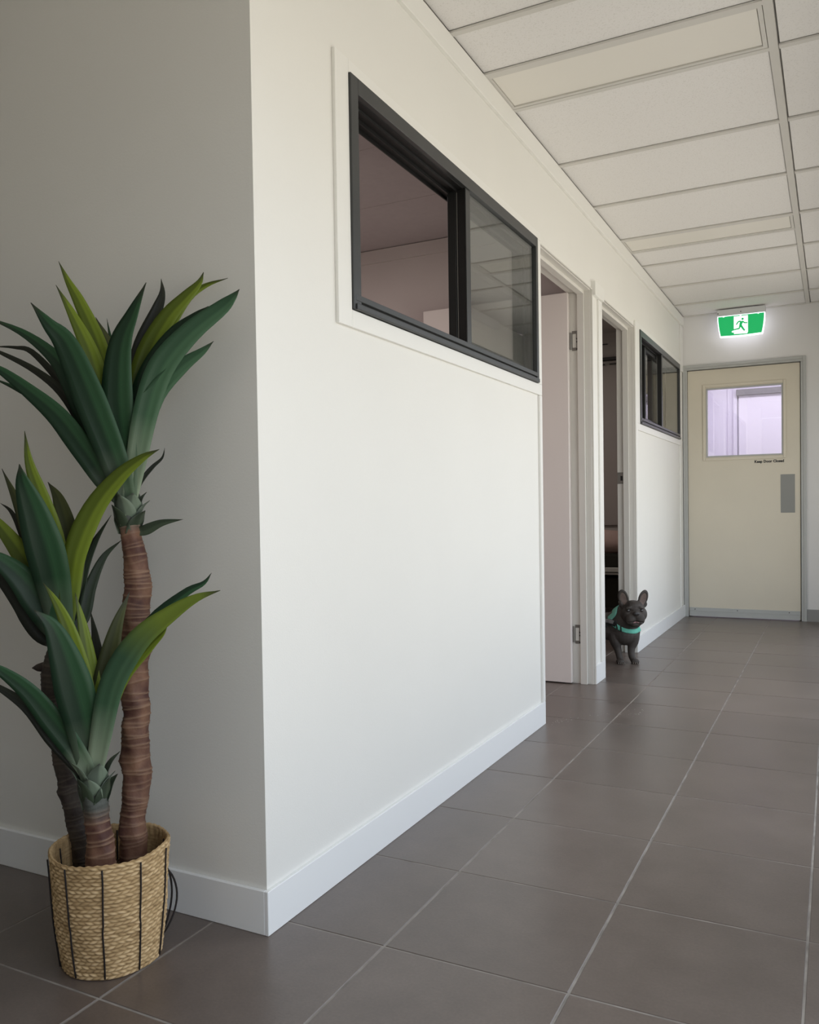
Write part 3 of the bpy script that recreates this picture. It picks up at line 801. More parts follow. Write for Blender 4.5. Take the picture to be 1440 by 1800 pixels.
# ------------------------------------------------------------------ artificial plant
LEAVES = [
    ('A', 'd', 0.0559, [(-0.245, -0.135, 0.939), (-0.246, -0.164, 1.023), (-0.273, -0.197, 1.147), (-0.305, -0.231, 1.268), (-0.326, -0.26, 1.312), (-0.344, -0.287, 1.352)]),
    ('A', 'd', 0.0413, [(-0.245, -0.135, 0.939), (-0.275, -0.165, 0.988), (-0.307, -0.191, 1.054), (-0.347, -0.22, 1.126), (-0.393, -0.252, 1.179), (-0.443, -0.286, 1.226), (-0.467, -0.307, 1.237)]),
    ('A', 'd', 0.0219, [(-0.245, -0.135, 0.939), (-0.291, -0.162, 1.001), (-0.341, -0.19, 1.092), (-0.392, -0.219, 1.157), (-0.442, -0.247, 1.191), (-0.493, -0.276, 1.218)]),
    ('A', 'd', 0.0413, [(-0.245, -0.135, 0.939), (-0.279, -0.15, 1.001), (-0.311, -0.164, 1.098), (-0.351, -0.182, 1.202), (-0.386, -0.198, 1.26), (-0.446, -0.227, 1.313), (-0.521, -0.265, 1.351)]),
    ('A', 'b', 0.0194, [(-0.245, -0.135, 0.939), (-0.306, -0.147, 1.038), (-0.349, -0.155, 1.113), (-0.399, -0.168, 1.189), (-0.461, -0.188, 1.241), (-0.535, -0.215, 1.282), (-0.565, -0.221, 1.294)]),
    ('A', 'b', 0.0146, [(-0.245, -0.135, 0.939), (-0.327, -0.142, 1.076), (-0.399, -0.152, 1.191), (-0.481, -0.171, 1.281), (-0.535, -0.179, 1.299), (-0.601, -0.194, 1.305)]),
    ('A', 'l', 0.0413, [(-0.245, -0.135, 0.939), (-0.264, -0.147, 1.049), (-0.285, -0.16, 1.158), (-0.305, -0.172, 1.26), (-0.337, -0.189, 1.344), (-0.366, -0.206, 1.409)]),
    ('A', 'l', 0.034, [(-0.245, -0.135, 0.939), (-0.268, -0.135, 1.062), (-0.288, -0.136, 1.185), (-0.316, -0.142, 1.29), (-0.353, -0.154, 1.378), (-0.38, -0.161, 1.428), (-0.402, -0.167, 1.474)]),
    ('A', 'o', 0.0413, [(-0.245, -0.135, 0.939), (-0.275, -0.124, 1.075), (-0.294, -0.114, 1.2), (-0.318, -0.109, 1.29), (-0.354, -0.112, 1.358)]),
    ('A', 'd', 0.0146, [(-0.245, -0.135, 0.939), (-0.272, -0.114, 1.1), (-0.303, -0.104, 1.252), (-0.327, -0.095, 1.305), (-0.348, -0.086, 1.36)]),
    ('A', 'd', 0.0559, [(-0.245, -0.135, 0.939), (-0.241, -0.148, 1.048), (-0.242, -0.16, 1.161), (-0.229, -0.162, 1.272), (-0.198, -0.156, 1.34), (-0.166, -0.15, 1.4)]),
    ('A', 'b', 0.0316, [(-0.245, -0.135, 0.939), (-0.254, -0.119, 1.074), (-0.25, -0.102, 1.21), (-0.244, -0.086, 1.292), (-0.221, -0.063, 1.368), (-0.217, -0.05, 1.407), (-0.225, -0.044, 1.441)]),
    ('A', 'l', 0.0413, [(-0.245, -0.135, 0.939), (-0.241, -0.129, 1.061), (-0.227, -0.119, 1.182), (-0.206, -0.106, 1.267), (-0.17, -0.086, 1.339), (-0.134, -0.066, 1.384), (-0.11, -0.053, 1.413), (-0.101, -0.048, 1.437)]),
    ('A', 'l', 0.0267, [(-0.245, -0.135, 0.939), (-0.24, -0.12, 1.061), (-0.223, -0.103, 1.184), (-0.193, -0.079, 1.294), (-0.152, -0.051, 1.38), (-0.116, -0.027, 1.414), (-0.061, -0.017, 1.426)]),
    ('A', 'd', 0.0437, [(-0.245, -0.135, 0.939), (-0.232, -0.135, 1.048), (-0.211, -0.13, 1.143), (-0.182, -0.121, 1.226), (-0.138, -0.103, 1.296), (-0.092, -0.085, 1.335), (-0.065, -0.077, 1.354)]),
    ('A', 'm', 0.0462, [(-0.245, -0.135, 0.939), (-0.217, -0.137, 1.035), (-0.189, -0.133, 1.142), (-0.152, -0.125, 1.229), (-0.091, -0.104, 1.297), (-0.027, -0.081, 1.345), (0.0, -0.078, 1.364), (0.018, -0.079, 1.378)]),
    ('A', 'm', 0.0389, [(-0.245, -0.135, 0.939), (-0.219, -0.132, 1.036), (-0.204, -0.132, 1.107), (-0.171, -0.123, 1.177), (-0.118, -0.102, 1.231), (-0.076, -0.088, 1.259), (-0.049, -0.082, 1.279)]),
    ('A', 'b', 0.0085, [(-0.245, -0.135, 0.939), (-0.232, -0.108, 0.994), (-0.221, -0.088, 1.023), (-0.21, -0.069, 1.044), (-0.212, -0.058, 1.067)]),
    ('A', 'g', 0.0194, [(-0.233, -0.13, 0.885), (-0.211, -0.123, 0.888), (-0.177, -0.109, 0.903), (-0.134, -0.09, 0.91)]),
    ('A', 'd', 0.0486, [(-0.245, -0.135, 0.939), (-0.252, -0.133, 0.994), (-0.262, -0.133, 1.074), (-0.279, -0.137, 1.172), (-0.291, -0.139, 1.245)]),
    ('B', 'd', 0.0663, [(-0.386, -0.192, 0.653), (-0.374, -0.219, 0.761), (-0.37, -0.243, 0.847), (-0.374, -0.268, 0.93), (-0.375, -0.29, 0.988), (-0.366, -0.306, 1.027)]),
    ('B', 'l', 0.0393, [(-0.386, -0.192, 0.653), (-0.384, -0.193, 0.77), (-0.396, -0.202, 0.869), (-0.415, -0.213, 0.954), (-0.436, -0.226, 1.034), (-0.443, -0.231, 1.104)]),
    ('B', 'o', 0.0369, [(-0.386, -0.192, 0.653), (-0.415, -0.204, 0.758), (-0.443, -0.215, 0.857), (-0.473, -0.228, 0.949), (-0.504, -0.242, 1.025)]),
    ('B', 'b', 0.0147, [(-0.386, -0.192, 0.653), (-0.446, -0.2, 0.769), (-0.489, -0.206, 0.881), (-0.521, -0.208, 0.931), (-0.553, -0.212, 0.952)]),
    ('B', 'o', 0.0442, [(-0.386, -0.192, 0.653), (-0.396, -0.171, 0.78), (-0.407, -0.158, 0.879), (-0.434, -0.154, 0.955), (-0.466, -0.156, 0.997)]),
    ('B', 'l', 0.0418, [(-0.386, -0.192, 0.653), (-0.357, -0.198, 0.747), (-0.333, -0.202, 0.839), (-0.286, -0.191, 0.934), (-0.228, -0.175, 1.001), (-0.176, -0.162, 1.038), (-0.136, -0.154, 1.055)]),
    ('B', 'o', 0.0319, [(-0.386, -0.192, 0.653), (-0.374, -0.171, 0.769), (-0.369, -0.158, 0.867), (-0.346, -0.136, 0.953), (-0.318, -0.113, 1.009)]),
    ('B', 'l', 0.0418, [(-0.386, -0.192, 0.653), (-0.416, -0.204, 0.733), (-0.459, -0.224, 0.826), (-0.508, -0.247, 0.901), (-0.541, -0.263, 0.944)]),
    ('B', 'd', 0.0541, [(-0.386, -0.192, 0.653), (-0.393, -0.223, 0.706), (-0.419, -0.257, 0.781), (-0.452, -0.292, 0.831), (-0.479, -0.323, 0.856)]),
    ('B', 'b', 0.0491, [(-0.386, -0.192, 0.653), (-0.413, -0.216, 0.673), (-0.444, -0.238, 0.736), (-0.487, -0.266, 0.798), (-0.525, -0.291, 0.83)]),
    ('B', 'g', 0.0184, [(-0.386, -0.192, 0.653), (-0.382, -0.158, 0.717), (-0.381, -0.133, 0.803), (-0.37, -0.106, 0.871), (-0.356, -0.079, 0.921)]),
    ('B', 'b', 0.0197, [(-0.386, -0.192, 0.653), (-0.395, -0.158, 0.704), (-0.402, -0.131, 0.79), (-0.396, -0.102, 0.852), (-0.389, -0.074, 0.896)]),
    ('B', 'g', 0.0246, [(-0.386, -0.192, 0.653), (-0.369, -0.156, 0.692), (-0.368, -0.134, 0.759), (-0.353, -0.107, 0.827), (-0.326, -0.077, 0.866)]),
    ('B', 'd', 0.0369, [(-0.386, -0.192, 0.653), (-0.385, -0.183, 0.683), (-0.398, -0.182, 0.732), (-0.412, -0.183, 0.806), (-0.393, -0.167, 0.855)]),
    ('B', 'b', 0.0491, [(-0.386, -0.192, 0.653), (-0.405, -0.185, 0.694), (-0.435, -0.189, 0.719), (-0.47, -0.196, 0.755), (-0.51, -0.206, 0.806)]),
    ('C', 'd', 0.0623, [(-0.242, -0.249, 0.377), (-0.239, -0.269, 0.485), (-0.244, -0.288, 0.574), (-0.252, -0.306, 0.65), (-0.262, -0.325, 0.708), (-0.28, -0.349, 0.741)]),
    ('C', 'l', 0.0323, [(-0.242, -0.249, 0.377), (-0.247, -0.248, 0.49), (-0.262, -0.253, 0.594), (-0.285, -0.263, 0.687), (-0.308, -0.273, 0.745), (-0.333, -0.284, 0.787)]),
    ('C', 'l', 0.0323, [(-0.242, -0.249, 0.377), (-0.246, -0.237, 0.499), (-0.262, -0.234, 0.602), (-0.281, -0.233, 0.695), (-0.299, -0.234, 0.762)]),
    ('C', 'b', 0.0277, [(-0.242, -0.249, 0.377), (-0.255, -0.226, 0.496), (-0.266, -0.21, 0.609), (-0.282, -0.199, 0.666), (-0.303, -0.192, 0.721)]),
    ('C', 'o', 0.0415, [(-0.242, -0.249, 0.377), (-0.244, -0.228, 0.497), (-0.24, -0.209, 0.605), (-0.23, -0.19, 0.692), (-0.214, -0.168, 0.761)]),
    ('C', 'c', 0.0438, [(-0.242, -0.249, 0.377), (-0.212, -0.255, 0.473), (-0.177, -0.252, 0.589), (-0.12, -0.237, 0.675), (-0.056, -0.218, 0.726), (-0.003, -0.204, 0.758), (0.047, -0.192, 0.774)]),
    ('C', 'd', 0.0231, [(-0.242, -0.249, 0.377), (-0.232, -0.236, 0.477), (-0.207, -0.216, 0.592), (-0.147, -0.179, 0.7), (-0.086, -0.143, 0.759), (-0.054, -0.123, 0.779), (-0.041, -0.113, 0.8)]),
    ('C', 'l', 0.0231, [(-0.242, -0.249, 0.377), (-0.222, -0.242, 0.468), (-0.186, -0.225, 0.583), (-0.132, -0.2, 0.654), (-0.106, -0.19, 0.681), (-0.093, -0.187, 0.7)]),
    ('C', 'p', 0.0392, [(-0.242, -0.249, 0.377), (-0.25, -0.276, 0.439), (-0.281, -0.308, 0.512), (-0.314, -0.34, 0.578), (-0.351, -0.373, 0.623), (-0.369, -0.396, 0.64)]),
    ('C', 'b', 0.0254, [(-0.242, -0.249, 0.377), (-0.264, -0.271, 0.419), (-0.298, -0.296, 0.473), (-0.337, -0.323, 0.539), (-0.381, -0.352, 0.581), (-0.405, -0.371, 0.599)]),
    ('C', 'd', 0.0392, [(-0.242, -0.249, 0.377), (-0.268, -0.245, 0.44), (-0.296, -0.247, 0.508), (-0.324, -0.25, 0.577), (-0.35, -0.252, 0.635)]),
]
TRUNKS = {
    'A': [(-0.237, -0.151, 0.162, 0.0292), (-0.237, -0.15, 0.198, 0.0292), (-0.239, -0.149, 0.271, 0.0279), (-0.232, -0.143, 0.344, 0.0292), (-0.234, -0.142, 0.441, 0.0304), (-0.232, -0.139, 0.502, 0.0292), (-0.236, -0.139, 0.587, 0.0292), (-0.233, -0.136, 0.66, 0.0292), (-0.231, -0.133, 0.733, 0.0304), (-0.228, -0.13, 0.781, 0.0292), (-0.235, -0.132, 0.842, 0.0255), (-0.243, -0.135, 0.891, 0.0231), (-0.245, -0.135, 0.939, 0.0207)],
    'B': [(-0.341, -0.181, 0.155, 0.027), (-0.348, -0.184, 0.204, 0.027), (-0.362, -0.189, 0.278, 0.0258), (-0.381, -0.196, 0.377, 0.0246), (-0.398, -0.202, 0.475, 0.0246), (-0.408, -0.206, 0.549, 0.0233), (-0.405, -0.202, 0.61, 0.0221), (-0.386, -0.191, 0.665, 0.0197)],
    'C': [(-0.229, -0.247, 0.19, 0.03), (-0.23, -0.246, 0.236, 0.0288), (-0.233, -0.247, 0.282, 0.0265), (-0.239, -0.248, 0.34, 0.0254), (-0.242, -0.248, 0.384, 0.0231)],
}

PB = Vector((BC.x, BC.y, 0.0105))
pl = empty('artificial_plant', PB)
tag(pl, 'tall three-headed artificial yucca with green sword leaves against the shaded wall', 'plant')
M['pot'] = mat('brown_plastic_liner', (0.055, 0.034, 0.024), 0.9, spec=0.1, noise=(60, 0.4), bump=(90, 1.0))
bm = bmesh.new()
prof = [(0.0, 0.0), (0.082, 0.0), (0.098, 0.140), (0.102, 0.150), (0.090, 0.153), (0.06, 0.157), (0.03, 0.150), (0.0, 0.155)]
N = 48; rings = []
for r, z in prof:
    if r == 0: rings.append([bm.verts.new((PB.x, PB.y, PB.z + z))]); continue
    rings.append([bm.verts.new((PB.x + r * math.cos(2 * math.pi * k / N), PB.y + r * math.sin(2 * math.pi * k / N), PB.z + z + (random.uniform(-0.004, 0.004) if z > 0.149 else 0))) for k in range(N)])
for a, b in zip(rings, rings[1:]):
    for k in range(N):
        if len(a) == 1: bm.faces.new((a[0], b[(k + 1) % N], b[k]))
        elif len(b) == 1: bm.faces.new((a[k], a[(k + 1) % N], b[0]))
        else: bm.faces.new((a[k], a[(k + 1) % N], b[(k + 1) % N], b[k]))
keep(mesh_obj('planting_base', bm, M['pot'], smooth=False), pl)
bm = bmesh.new()
for k in range(26):
    a = random.uniform(0, 6.28); r = random.uniform(0.02, 0.085)
    c = Vector((PB.x + r * math.cos(a), PB.y + r * math.sin(a), 0.168))
    pts = [c + Vector((random.uniform(-0.02, 0.02), random.uniform(-0.02, 0.02), random.uniform(-0.004, 0.012))) for _ in range(4)]
    add_tube(bm, catmull(pts, 8), 0.0007, 4)
fb = keep(mesh_obj('moss_fibre', bm, M['seagrass'], smooth=True), pl); fb['kind'] = 'stuff'

def trunk_mat(name, base, ridge, top):
    m = mat(name, base, 0.62, spec=0.35, bump=(120, 0.5, 6))
    n = m.node_tree.nodes; l = m.node_tree.links; p = n['Principled BSDF']
    a1 = n.new('ShaderNodeAttribute'); a1.attribute_name = 'ridge'
    a2 = n.new('ShaderNodeAttribute'); a2.attribute_name = 'head'
    tc = n.new('ShaderNodeTexCoord'); nz = n.new('ShaderNodeTexNoise'); nz.inputs['Scale'].default_value = 22; nz.inputs['Detail'].default_value = 6
    l.new(tc.outputs['Object'], nz.inputs['Vector'])
    cr = n.new('ShaderNodeValToRGB'); e = cr.color_ramp.elements
    e[0].position = 0.36; e[0].color = (base[0] * 0.55, base[1] * 0.45, base[2] * 0.5, 1)
    e[1].position = 0.68; e[1].color = (base[0] * 1.6, base[1] * 1.7, base[2] * 1.5, 1)
    l.new(nz.outputs['Fac'], cr.inputs[0])
    mx = n.new('ShaderNodeMix'); mx.data_type = 'RGBA'; mx.inputs[7].default_value = (*ridge, 1)
    l.new(a1.outputs['Fac'], mx.inputs[0]); l.new(cr.outputs[0], mx.inputs[6])
    m2 = n.new('ShaderNodeMix'); m2.data_type = 'RGBA'; m2.inputs[7].default_value = (*top, 1)
    l.new(a2.outputs['Fac'], m2.inputs[0]); l.new(mx.outputs[2], m2.inputs[6])
    l.new(m2.outputs[2], p.inputs['Base Color'])
    return m
M['bark'] = trunk_mat('ringed_reddish_bark', (0.135, 0.066, 0.046), (0.30, 0.19, 0.12), (0.080, 0.086, 0.074))
M['bark_dark'] = trunk_mat('dark_brown_bark', (0.045, 0.034, 0.030), (0.10, 0.08, 0.06), (0.04, 0.05, 0.04))  # darker brown-black bark of the rear trunk
def trunk(data, m, headlen):
    P = catmull([d[:3] for d in data], 60)
    L = [0]
    for a, b in zip(P, P[1:]): L.append(L[-1] + (b - a).length)
    tot = L[-1]; nR = int(tot / 0.0022); NT = 36
    rr = [d[3] for d in data]
    ridges = []; s = 0.005
    while s < tot:
        ridges.append((s, random.uniform(-0.005, 0.005), random.uniform(0, 6.28), random.uniform(0.5, 1.3)))
        s += random.choice([0.006, 0.009, 0.014, 0.02]) * random.uniform(0.8, 1.3)
    knobs = [(random.uniform(0.1, 0.9) * tot, random.uniform(0, 6.28)) for _ in range(int(tot / 0.07))]
    bm = bmesh.new(); rl = bm.verts.layers.float.new('ridge'); hl = bm.verts.layers.float.new('head')
    rings = []
    j = 0
    for i in range(nR + 1):
        s = tot * i / nR
        while j < len(L) - 2 and L[j + 1] < s: j += 1
        f = (s - L[j]) / (L[j + 1] - L[j]); c = P[j].lerp(P[j + 1], f)
        t = (P[j + 1] - P[j]).normalized()
        x = Vector((1, 0, 0)); x = (x - t * x.dot(t)).normalized(); y = t.cross(x)
        q = s / tot * (len(rr) - 1); k0 = min(int(q), len(rr) - 2); r0 = rr[k0] + (rr[k0 + 1] - rr[k0]) * (q - k0)
        ring = []
        for k in range(NT):
            th = 2 * math.pi * k / NT
            rid = 0
            for (rs, amp, ph, h) in ridges:
                if abs(rs - s) > 0.012: continue
                d = s - (rs + amp * math.sin(th + ph))
                rid = max(rid, h * math.exp(-(d / 0.0015) ** 2))
            kn = sum(math.exp(-((s - ks) / 0.012) ** 2) * max(0, math.cos(th - ka)) ** 6 for ks, ka in knobs)
            r = r0 * (1 + 0.045 * math.sin(2 * th + s * 30) + 0.03 * math.sin(5 * th + 50 * s) + 0.035 * math.sin(s * 95 + th)) - 0.0012 + 0.0017 * rid + 0.0050 * kn
            v = bm.verts.new(c + (x * math.cos(th) + y * math.sin(th)) * r)
            v[rl] = min(1, rid) * 0.75; v[hl] = min(1, max(0, (s - (tot - headlen)) / 0.035))
            ring.append(v)
        rings.append(ring)
    for a, b in zip(rings, rings[1:]):
        for k in range(NT): bm.faces.new((a[k], a[(k + 1) % NT], b[(k + 1) % NT], b[k]))
    bm.faces.new(rings[0][::-1]); bm.faces.new(rings[-1])
    return keep(mesh_obj('trunk', bm, m, smooth=True), pl)
trunks = {'A': trunk(TRUNKS['A'], M['bark'], 0.060), 'B': trunk(TRUNKS['B'], M['bark_dark'], 0.05), 'C': trunk(TRUNKS['C'], M['bark'], 0.085)}
trunks['A']['label'] = 'tallest ringed reddish-brown trunk'; trunks['B']['label'] = 'dark trunk behind the others'; trunks['C']['label'] = 'shortest trunk'

KIND = {  # main half, other half darkened as crease shade, pale base strength
    'd': ((0.026, 0.075, 0.032), (0.010, 0.030, 0.014), 0.30),
    'm': ((0.060, 0.130, 0.068), (0.034, 0.080, 0.042), 0.85),
    'l': ((0.165, 0.225, 0.022), (0.075, 0.105, 0.010), 0.15),
    'o': ((0.075, 0.085, 0.028), (0.045, 0.052, 0.018), 0.0),
    'b': ((0.026, 0.030, 0.020), (0.016, 0.018, 0.012), 0.0),
    'g': ((0.050, 0.070, 0.042), (0.032, 0.046, 0.028), 0.2),
    'p': ((0.028, 0.078, 0.034), (0.012, 0.036, 0.016), 0.9),
    'c': ((0.065, 0.135, 0.070), (0.036, 0.082, 0.042), 1.0),
    'w': ((0.165, 0.210, 0.150), (0.095, 0.120, 0.090), 0.5),
}
def leaf_mat(k):
    main, side, pale = KIND[k]
    m = mat('leaf_' + {'d': 'deep_green', 'm': 'mid_green', 'l': 'yellow_green', 'o': 'olive', 'b': 'brown_green', 'c': 'two_tone_green', 'g': 'grey_green', 'p': 'pale_based_green', 'w': 'bract_grey'}[k], main, 0.46, spec=0.28)
    n = m.node_tree.nodes; l = m.node_tree.links; p = n['Principled BSDF']
    uv = n.new('ShaderNodeUVMap'); sp = n.new('ShaderNodeSeparateXYZ'); l.new(uv.outputs[0], sp.inputs[0])
    a = n.new('ShaderNodeValToRGB'); e = a.color_ramp.elements      # across: crease shade put into the colour, one half darker
    e[0].position = 0.0; e[0].color = (*side, 1); e[1].position = 1.0; e[1].color = (*main, 1)
    x = e.new(0.45); x.color = (*side, 1); x = e.new(0.60); x.color = (*main, 1)
    l.new(sp.outputs['X'], a.inputs[0])
    r = n.new('ShaderNodeValToRGB'); e = r.color_ramp.elements      # along: pale base
    e[0].position = 0.05; e[0].color = (pale, pale, pale, 1); e[1].position = 0.27; e[1].color = (0, 0, 0, 1)
    l.new(sp.outputs['Y'], r.inputs[0])
    mx = n.new('ShaderNodeMix'); mx.data_type = 'RGBA'; mx.inputs[7].default_value = (0.33, 0.39, 0.27, 1)
    l.new(r.outputs[0], mx.inputs[0]); l.new(a.outputs[0], mx.inputs[6])
    if k == 'c':                                                     # outer half turns yellow-green
        c2 = n.new('ShaderNodeValToRGB'); e = c2.color_ramp.elements
        e[0].position = 0.42; e[0].color = (0, 0, 0, 1); e[1].position = 0.62; e[1].color = (1, 1, 1, 1)
        l.new(sp.outputs['Y'], c2.inputs[0])
        my = n.new('ShaderNodeMix'); my.data_type = 'RGBA'; my.inputs[7].default_value = (0.165, 0.225, 0.03, 1)
        l.new(c2.outputs[0], my.inputs[0]); l.new(a.outputs[0], my.inputs[6]); l.new(my.outputs[2], mx.inputs[6])
    t = n.new('ShaderNodeValToRGB'); e = t.color_ramp.elements      # brown tip
    e[0].position = 0.86; e[0].color = (0, 0, 0, 1); e[1].position = 0.97; e[1].color = (0.85, 0.85, 0.85, 1)
    l.new(sp.outputs['Y'], t.inputs[0])
    m2 = n.new('ShaderNodeMix'); m2.data_type = 'RGBA'; m2.inputs[7].default_value = (0.035, 0.035, 0.025, 1)
    l.new(t.outputs[0], m2.inputs[0]); l.new(mx.outputs[2], m2.inputs[6])
    tc = n.new('ShaderNodeTexCoord'); mp = n.new('ShaderNodeMapping'); mp.inputs['Scale'].default_value = (60, 1.5, 1)
    l.new(uv.outputs[0], mp.inputs[0])
    nz = n.new('ShaderNodeTexNoise'); nz.inputs['Scale'].default_value = 1; nz.inputs['Detail'].default_value = 3; l.new(mp.outputs[0], nz.inputs['Vector'])
    mr = n.new('ShaderNodeMapRange'); mr.inputs['To Min'].default_value = 0.82; mr.inputs['To Max'].default_value = 1.18; l.new(nz.outputs['Fac'], mr.inputs['Value'])
    sc = n.new('ShaderNodeVectorMath'); sc.operation = 'SCALE'; l.new(m2.outputs[2], sc.inputs[0]); l.new(mr.outputs[0], sc.inputs['Scale'])
    l.new(sc.outputs[0], p.inputs['Base Color'])
    bp = n.new('ShaderNodeBump'); bp.inputs['Strength'].default_value = 0.15; bp.inputs['Distance'].default_value = 0.001
    l.new(nz.outputs['Fac'], bp.inputs['Height']); l.new(bp.outputs[0], p.inputs['Normal'])
    return m
LM = {k: leaf_mat(k) for k in KIND}
FACE = Vector((0.60, -0.78, 0.18)).normalized()      # leaves open towards the camera
def leaf(parent, name, k, width, pts, twist=0.0, n=26, fold=0.30, base=0.55):
    P = catmull(pts, n)
    bm = bmesh.new(); uvl = bm.loops.layers.uv.new('UVMap')
    info = {}
    top, bot = [], []
    for i, c in enumerate(P):
        s = i / n
        t = (P[min(i + 1, n)] - P[max(i - 1, 0)]).normalized()
        f = FACE.copy()
        nn = (f - t * f.dot(t)).normalized()
        side = t.cross(nn).normalized()
        a = twist * (0.3 + s)
        side, nn = side * math.cos(a) + nn * math.sin(a), nn * math.cos(a) - side * math.sin(a)
        wp = (base + (1 - base) * math.sin(math.pi / 2 * min(s / 0.42, 1)))
        if s > 0.42: wp *= max(0.02, 1 - ((s - 0.42) / 0.58) ** 1.22)
        w = width / 2 * wp
        ru, rd = [], []
        fo = fold * (1 - 0.5 * s)
        for q in (-1, -0.55, 0, 0.55, 1):
            off = side * (w * q) + nn * (abs(q) ** 1.4 * w * fo)
            v = bm.verts.new(c + off + nn * 0.00035); u = bm.verts.new(c + off - nn * 0.00035)
            info[v] = info[u] = ((q + 1) / 2, s)
            ru.append(v); rd.append(u)
        top.append(ru); bot.append(rd)
    def F(vs):
        fc = bm.faces.new(vs); fc.smooth = True
        for lp in fc.loops: lp[uvl].uv = info[lp.vert]
    for i in range(n):
        for q in range(4):
            F((top[i][q], top[i][q + 1], top[i + 1][q + 1], top[i + 1][q]))
            F((bot[i][q + 1], bot[i][q], bot[i + 1][q], bot[i + 1][q + 1]))
        F((bot[i][0], top[i][0], top[i + 1][0], bot[i + 1][0]))
        F((top[i][4], bot[i][4], bot[i + 1][4], top[i + 1][4]))
    F(tuple(top[0][::-1]) + tuple(bot[0])); F(tuple(top[n]) + tuple(bot[n][::-1]))
    bmesh.ops.recalc_face_normals(bm, faces=bm.faces)
    o = mesh_obj(name, bm, LM[k]); keep(o, pl)
    return o
for i, (cr, k, w, pts) in enumerate(LEAVES):
    o = leaf(pl, 'leaf', k, w * 1.18, pts, twist=random.uniform(-0.35, 0.35))
    if k == 'l': o['label'] = 'yellow-green leaf'
# short clasping bracts round each crown
for cr, top_i, r0, n_, ln in (('A', 12, 0.020, 12, 0.072), ('C', 4, 0.022, 12, 0.078), ('B', 7, 0.018, 8, 0.055)):
    c = Vector(TRUNKS[cr][top_i][:3])
    for k in range(n_):
        a = 2 * math.pi * k / n_ + random.uniform(-0.2, 0.2)
        d = Vector((math.cos(a), math.sin(a), 0))
        z0 = -0.060 + 0.036 * (k % 3) / 2
        L = ln * random.uniform(0.7, 1.1)
        fl = random.uniform(0.25, 1.0)
        pts = [c + d * r0 * 0.8 + Vector((0, 0, z0)), c + d * (r0 + 0.004) + Vector((0, 0, z0 + L * 0.4)), c + d * (r0 + 0.006 + 0.010 * fl) + Vector((0, 0, z0 + L * 0.75)), c + d * (r0 + 0.008 + 0.028 * fl) + Vector((0, 0, z0 + L))]
        FACE_old = FACE
        FACE = d.copy()
        leaf(pl, 'bract', 'w' if k % 3 else 'g', 0.046, pts, n=10, fold=-0.35, base=0.9)
        FACE = FACE_old
# dried bud on the dark trunk
bm = bmesh.new(); add_tube(bm, [(-0.395, -0.205, 0.592), (-0.424, -0.214, 0.596), (-0.438, -0.218, 0.594), (-0.450, -0.222, 0.593)], [0.009, 0.011, 0.008, 0.001], 10)
keep(mesh_obj('bud', bm, M['bark_dark'], smooth=True), pl)


# ------------------------------------------------------------------ the dog
DO = Vector((0.030, 3.435, 0.0))
DR = Vector((0.8905, 0.4549, 0)); DB = Vector((-0.4549, 0.8905, 0))
def dw(u, v, w): return DO + DR * u + DB * v + Vector((0, 0, w))
dog = empty('french_bulldog', DO)
tag(dog, 'dark grey french bulldog in a mint harness standing in the second doorway', 'dog')
def ell(bm, c, r, rot=(0, 0, 0), seg=20):
    mt = Matrix.Translation(dw(*c)) @ Matrix((( DR.x, DB.x, 0, 0), (DR.y, DB.y, 0, 0), (0, 0, 1, 0), (0, 0, 0, 1)))
    from mathutils import Euler
    mt = mt @ Euler(rot).to_matrix().to_4x4() @ Matrix.Diagonal((*r, 1))
    bmesh.ops.create_uvsphere(bm, u_segments=seg, v_segments=seg // 2 + 2, radius=1, matrix=mt)
def cap(bm, pts, rad, n=14):
    P = [dw(*p) for p in pts]
    Q = catmull(P, 10); m = len(rad) - 1
    R = []
    for i in range(11):
        q = i / 10 * m; k = min(int(q), m - 1); R.append(rad[k] + (rad[k + 1] - rad[k]) * (q - k))
    add_tube(bm, Q, R, n)
    for p, r in ((Q[0], R[0]), (Q[-1], R[-1])):
        bmesh.ops.create_uvsphere(bm, u_segments=n, v_segments=8, radius=r, matrix=Matrix.Translation(p))
bm = bmesh.new()
# trunk of the body: deep chest, tucked loin, rump
ell(bm, (-0.008, 0.085, 0.190), (0.090, 0.078, 0.088))
ell(bm, (-0.008, 0.060, 0.165), (0.078, 0.062, 0.066))
cap(bm, [(-0.02, 0.09, 0.20), (-0.11, 0.14, 0.205), (-0.19, 0.185, 0.21), (-0.27, 0.225, 0.205)], [0.088, 0.082, 0.070, 0.074])
ell(bm, (-0.285, 0.235, 0.195), (0.070, 0.072, 0.078))
# neck
cap(bm, [(-0.035, 0.085, 0.225), (-0.010, 0.055, 0.262), (0.015, 0.03, 0.300)], [0.086, 0.078, 0.066])
# head
ell(bm, (0.026, 0.012, 0.318), (0.069, 0.066, 0.052))
ell(bm, (0.026, -0.005, 0.338), (0.056, 0.048, 0.032))
ell(bm, (-0.013, -0.010, 0.292), (0.036, 0.045, 0.044)); ell(bm, (0.066, -0.010, 0.292), (0.036, 0.045, 0.044))
ell(bm, (0.024, -0.040, 0.290), (0.040, 0.034, 0.030))
ell(bm, (-0.002, -0.050, 0.268), (0.031, 0.027, 0.034), (0, 0.25, 0)); ell(bm, (0.048, -0.050, 0.268), (0.031, 0.027, 0.034), (0, -0.25, 0))
ell(bm, (0.024, -0.034, 0.238), (0.036, 0.034, 0.022))
ell(bm, (0.023, -0.046, 0.323), (0.026, 0.014, 0.008))                      # wrinkle over the nose
ell(bm, (-0.012, -0.044, 0.333), (0.020, 0.012, 0.008), (0, -0.35, 0)); ell(bm, (0.058, -0.044, 0.333), (0.020, 0.012, 0.008), (0, 0.35, 0))
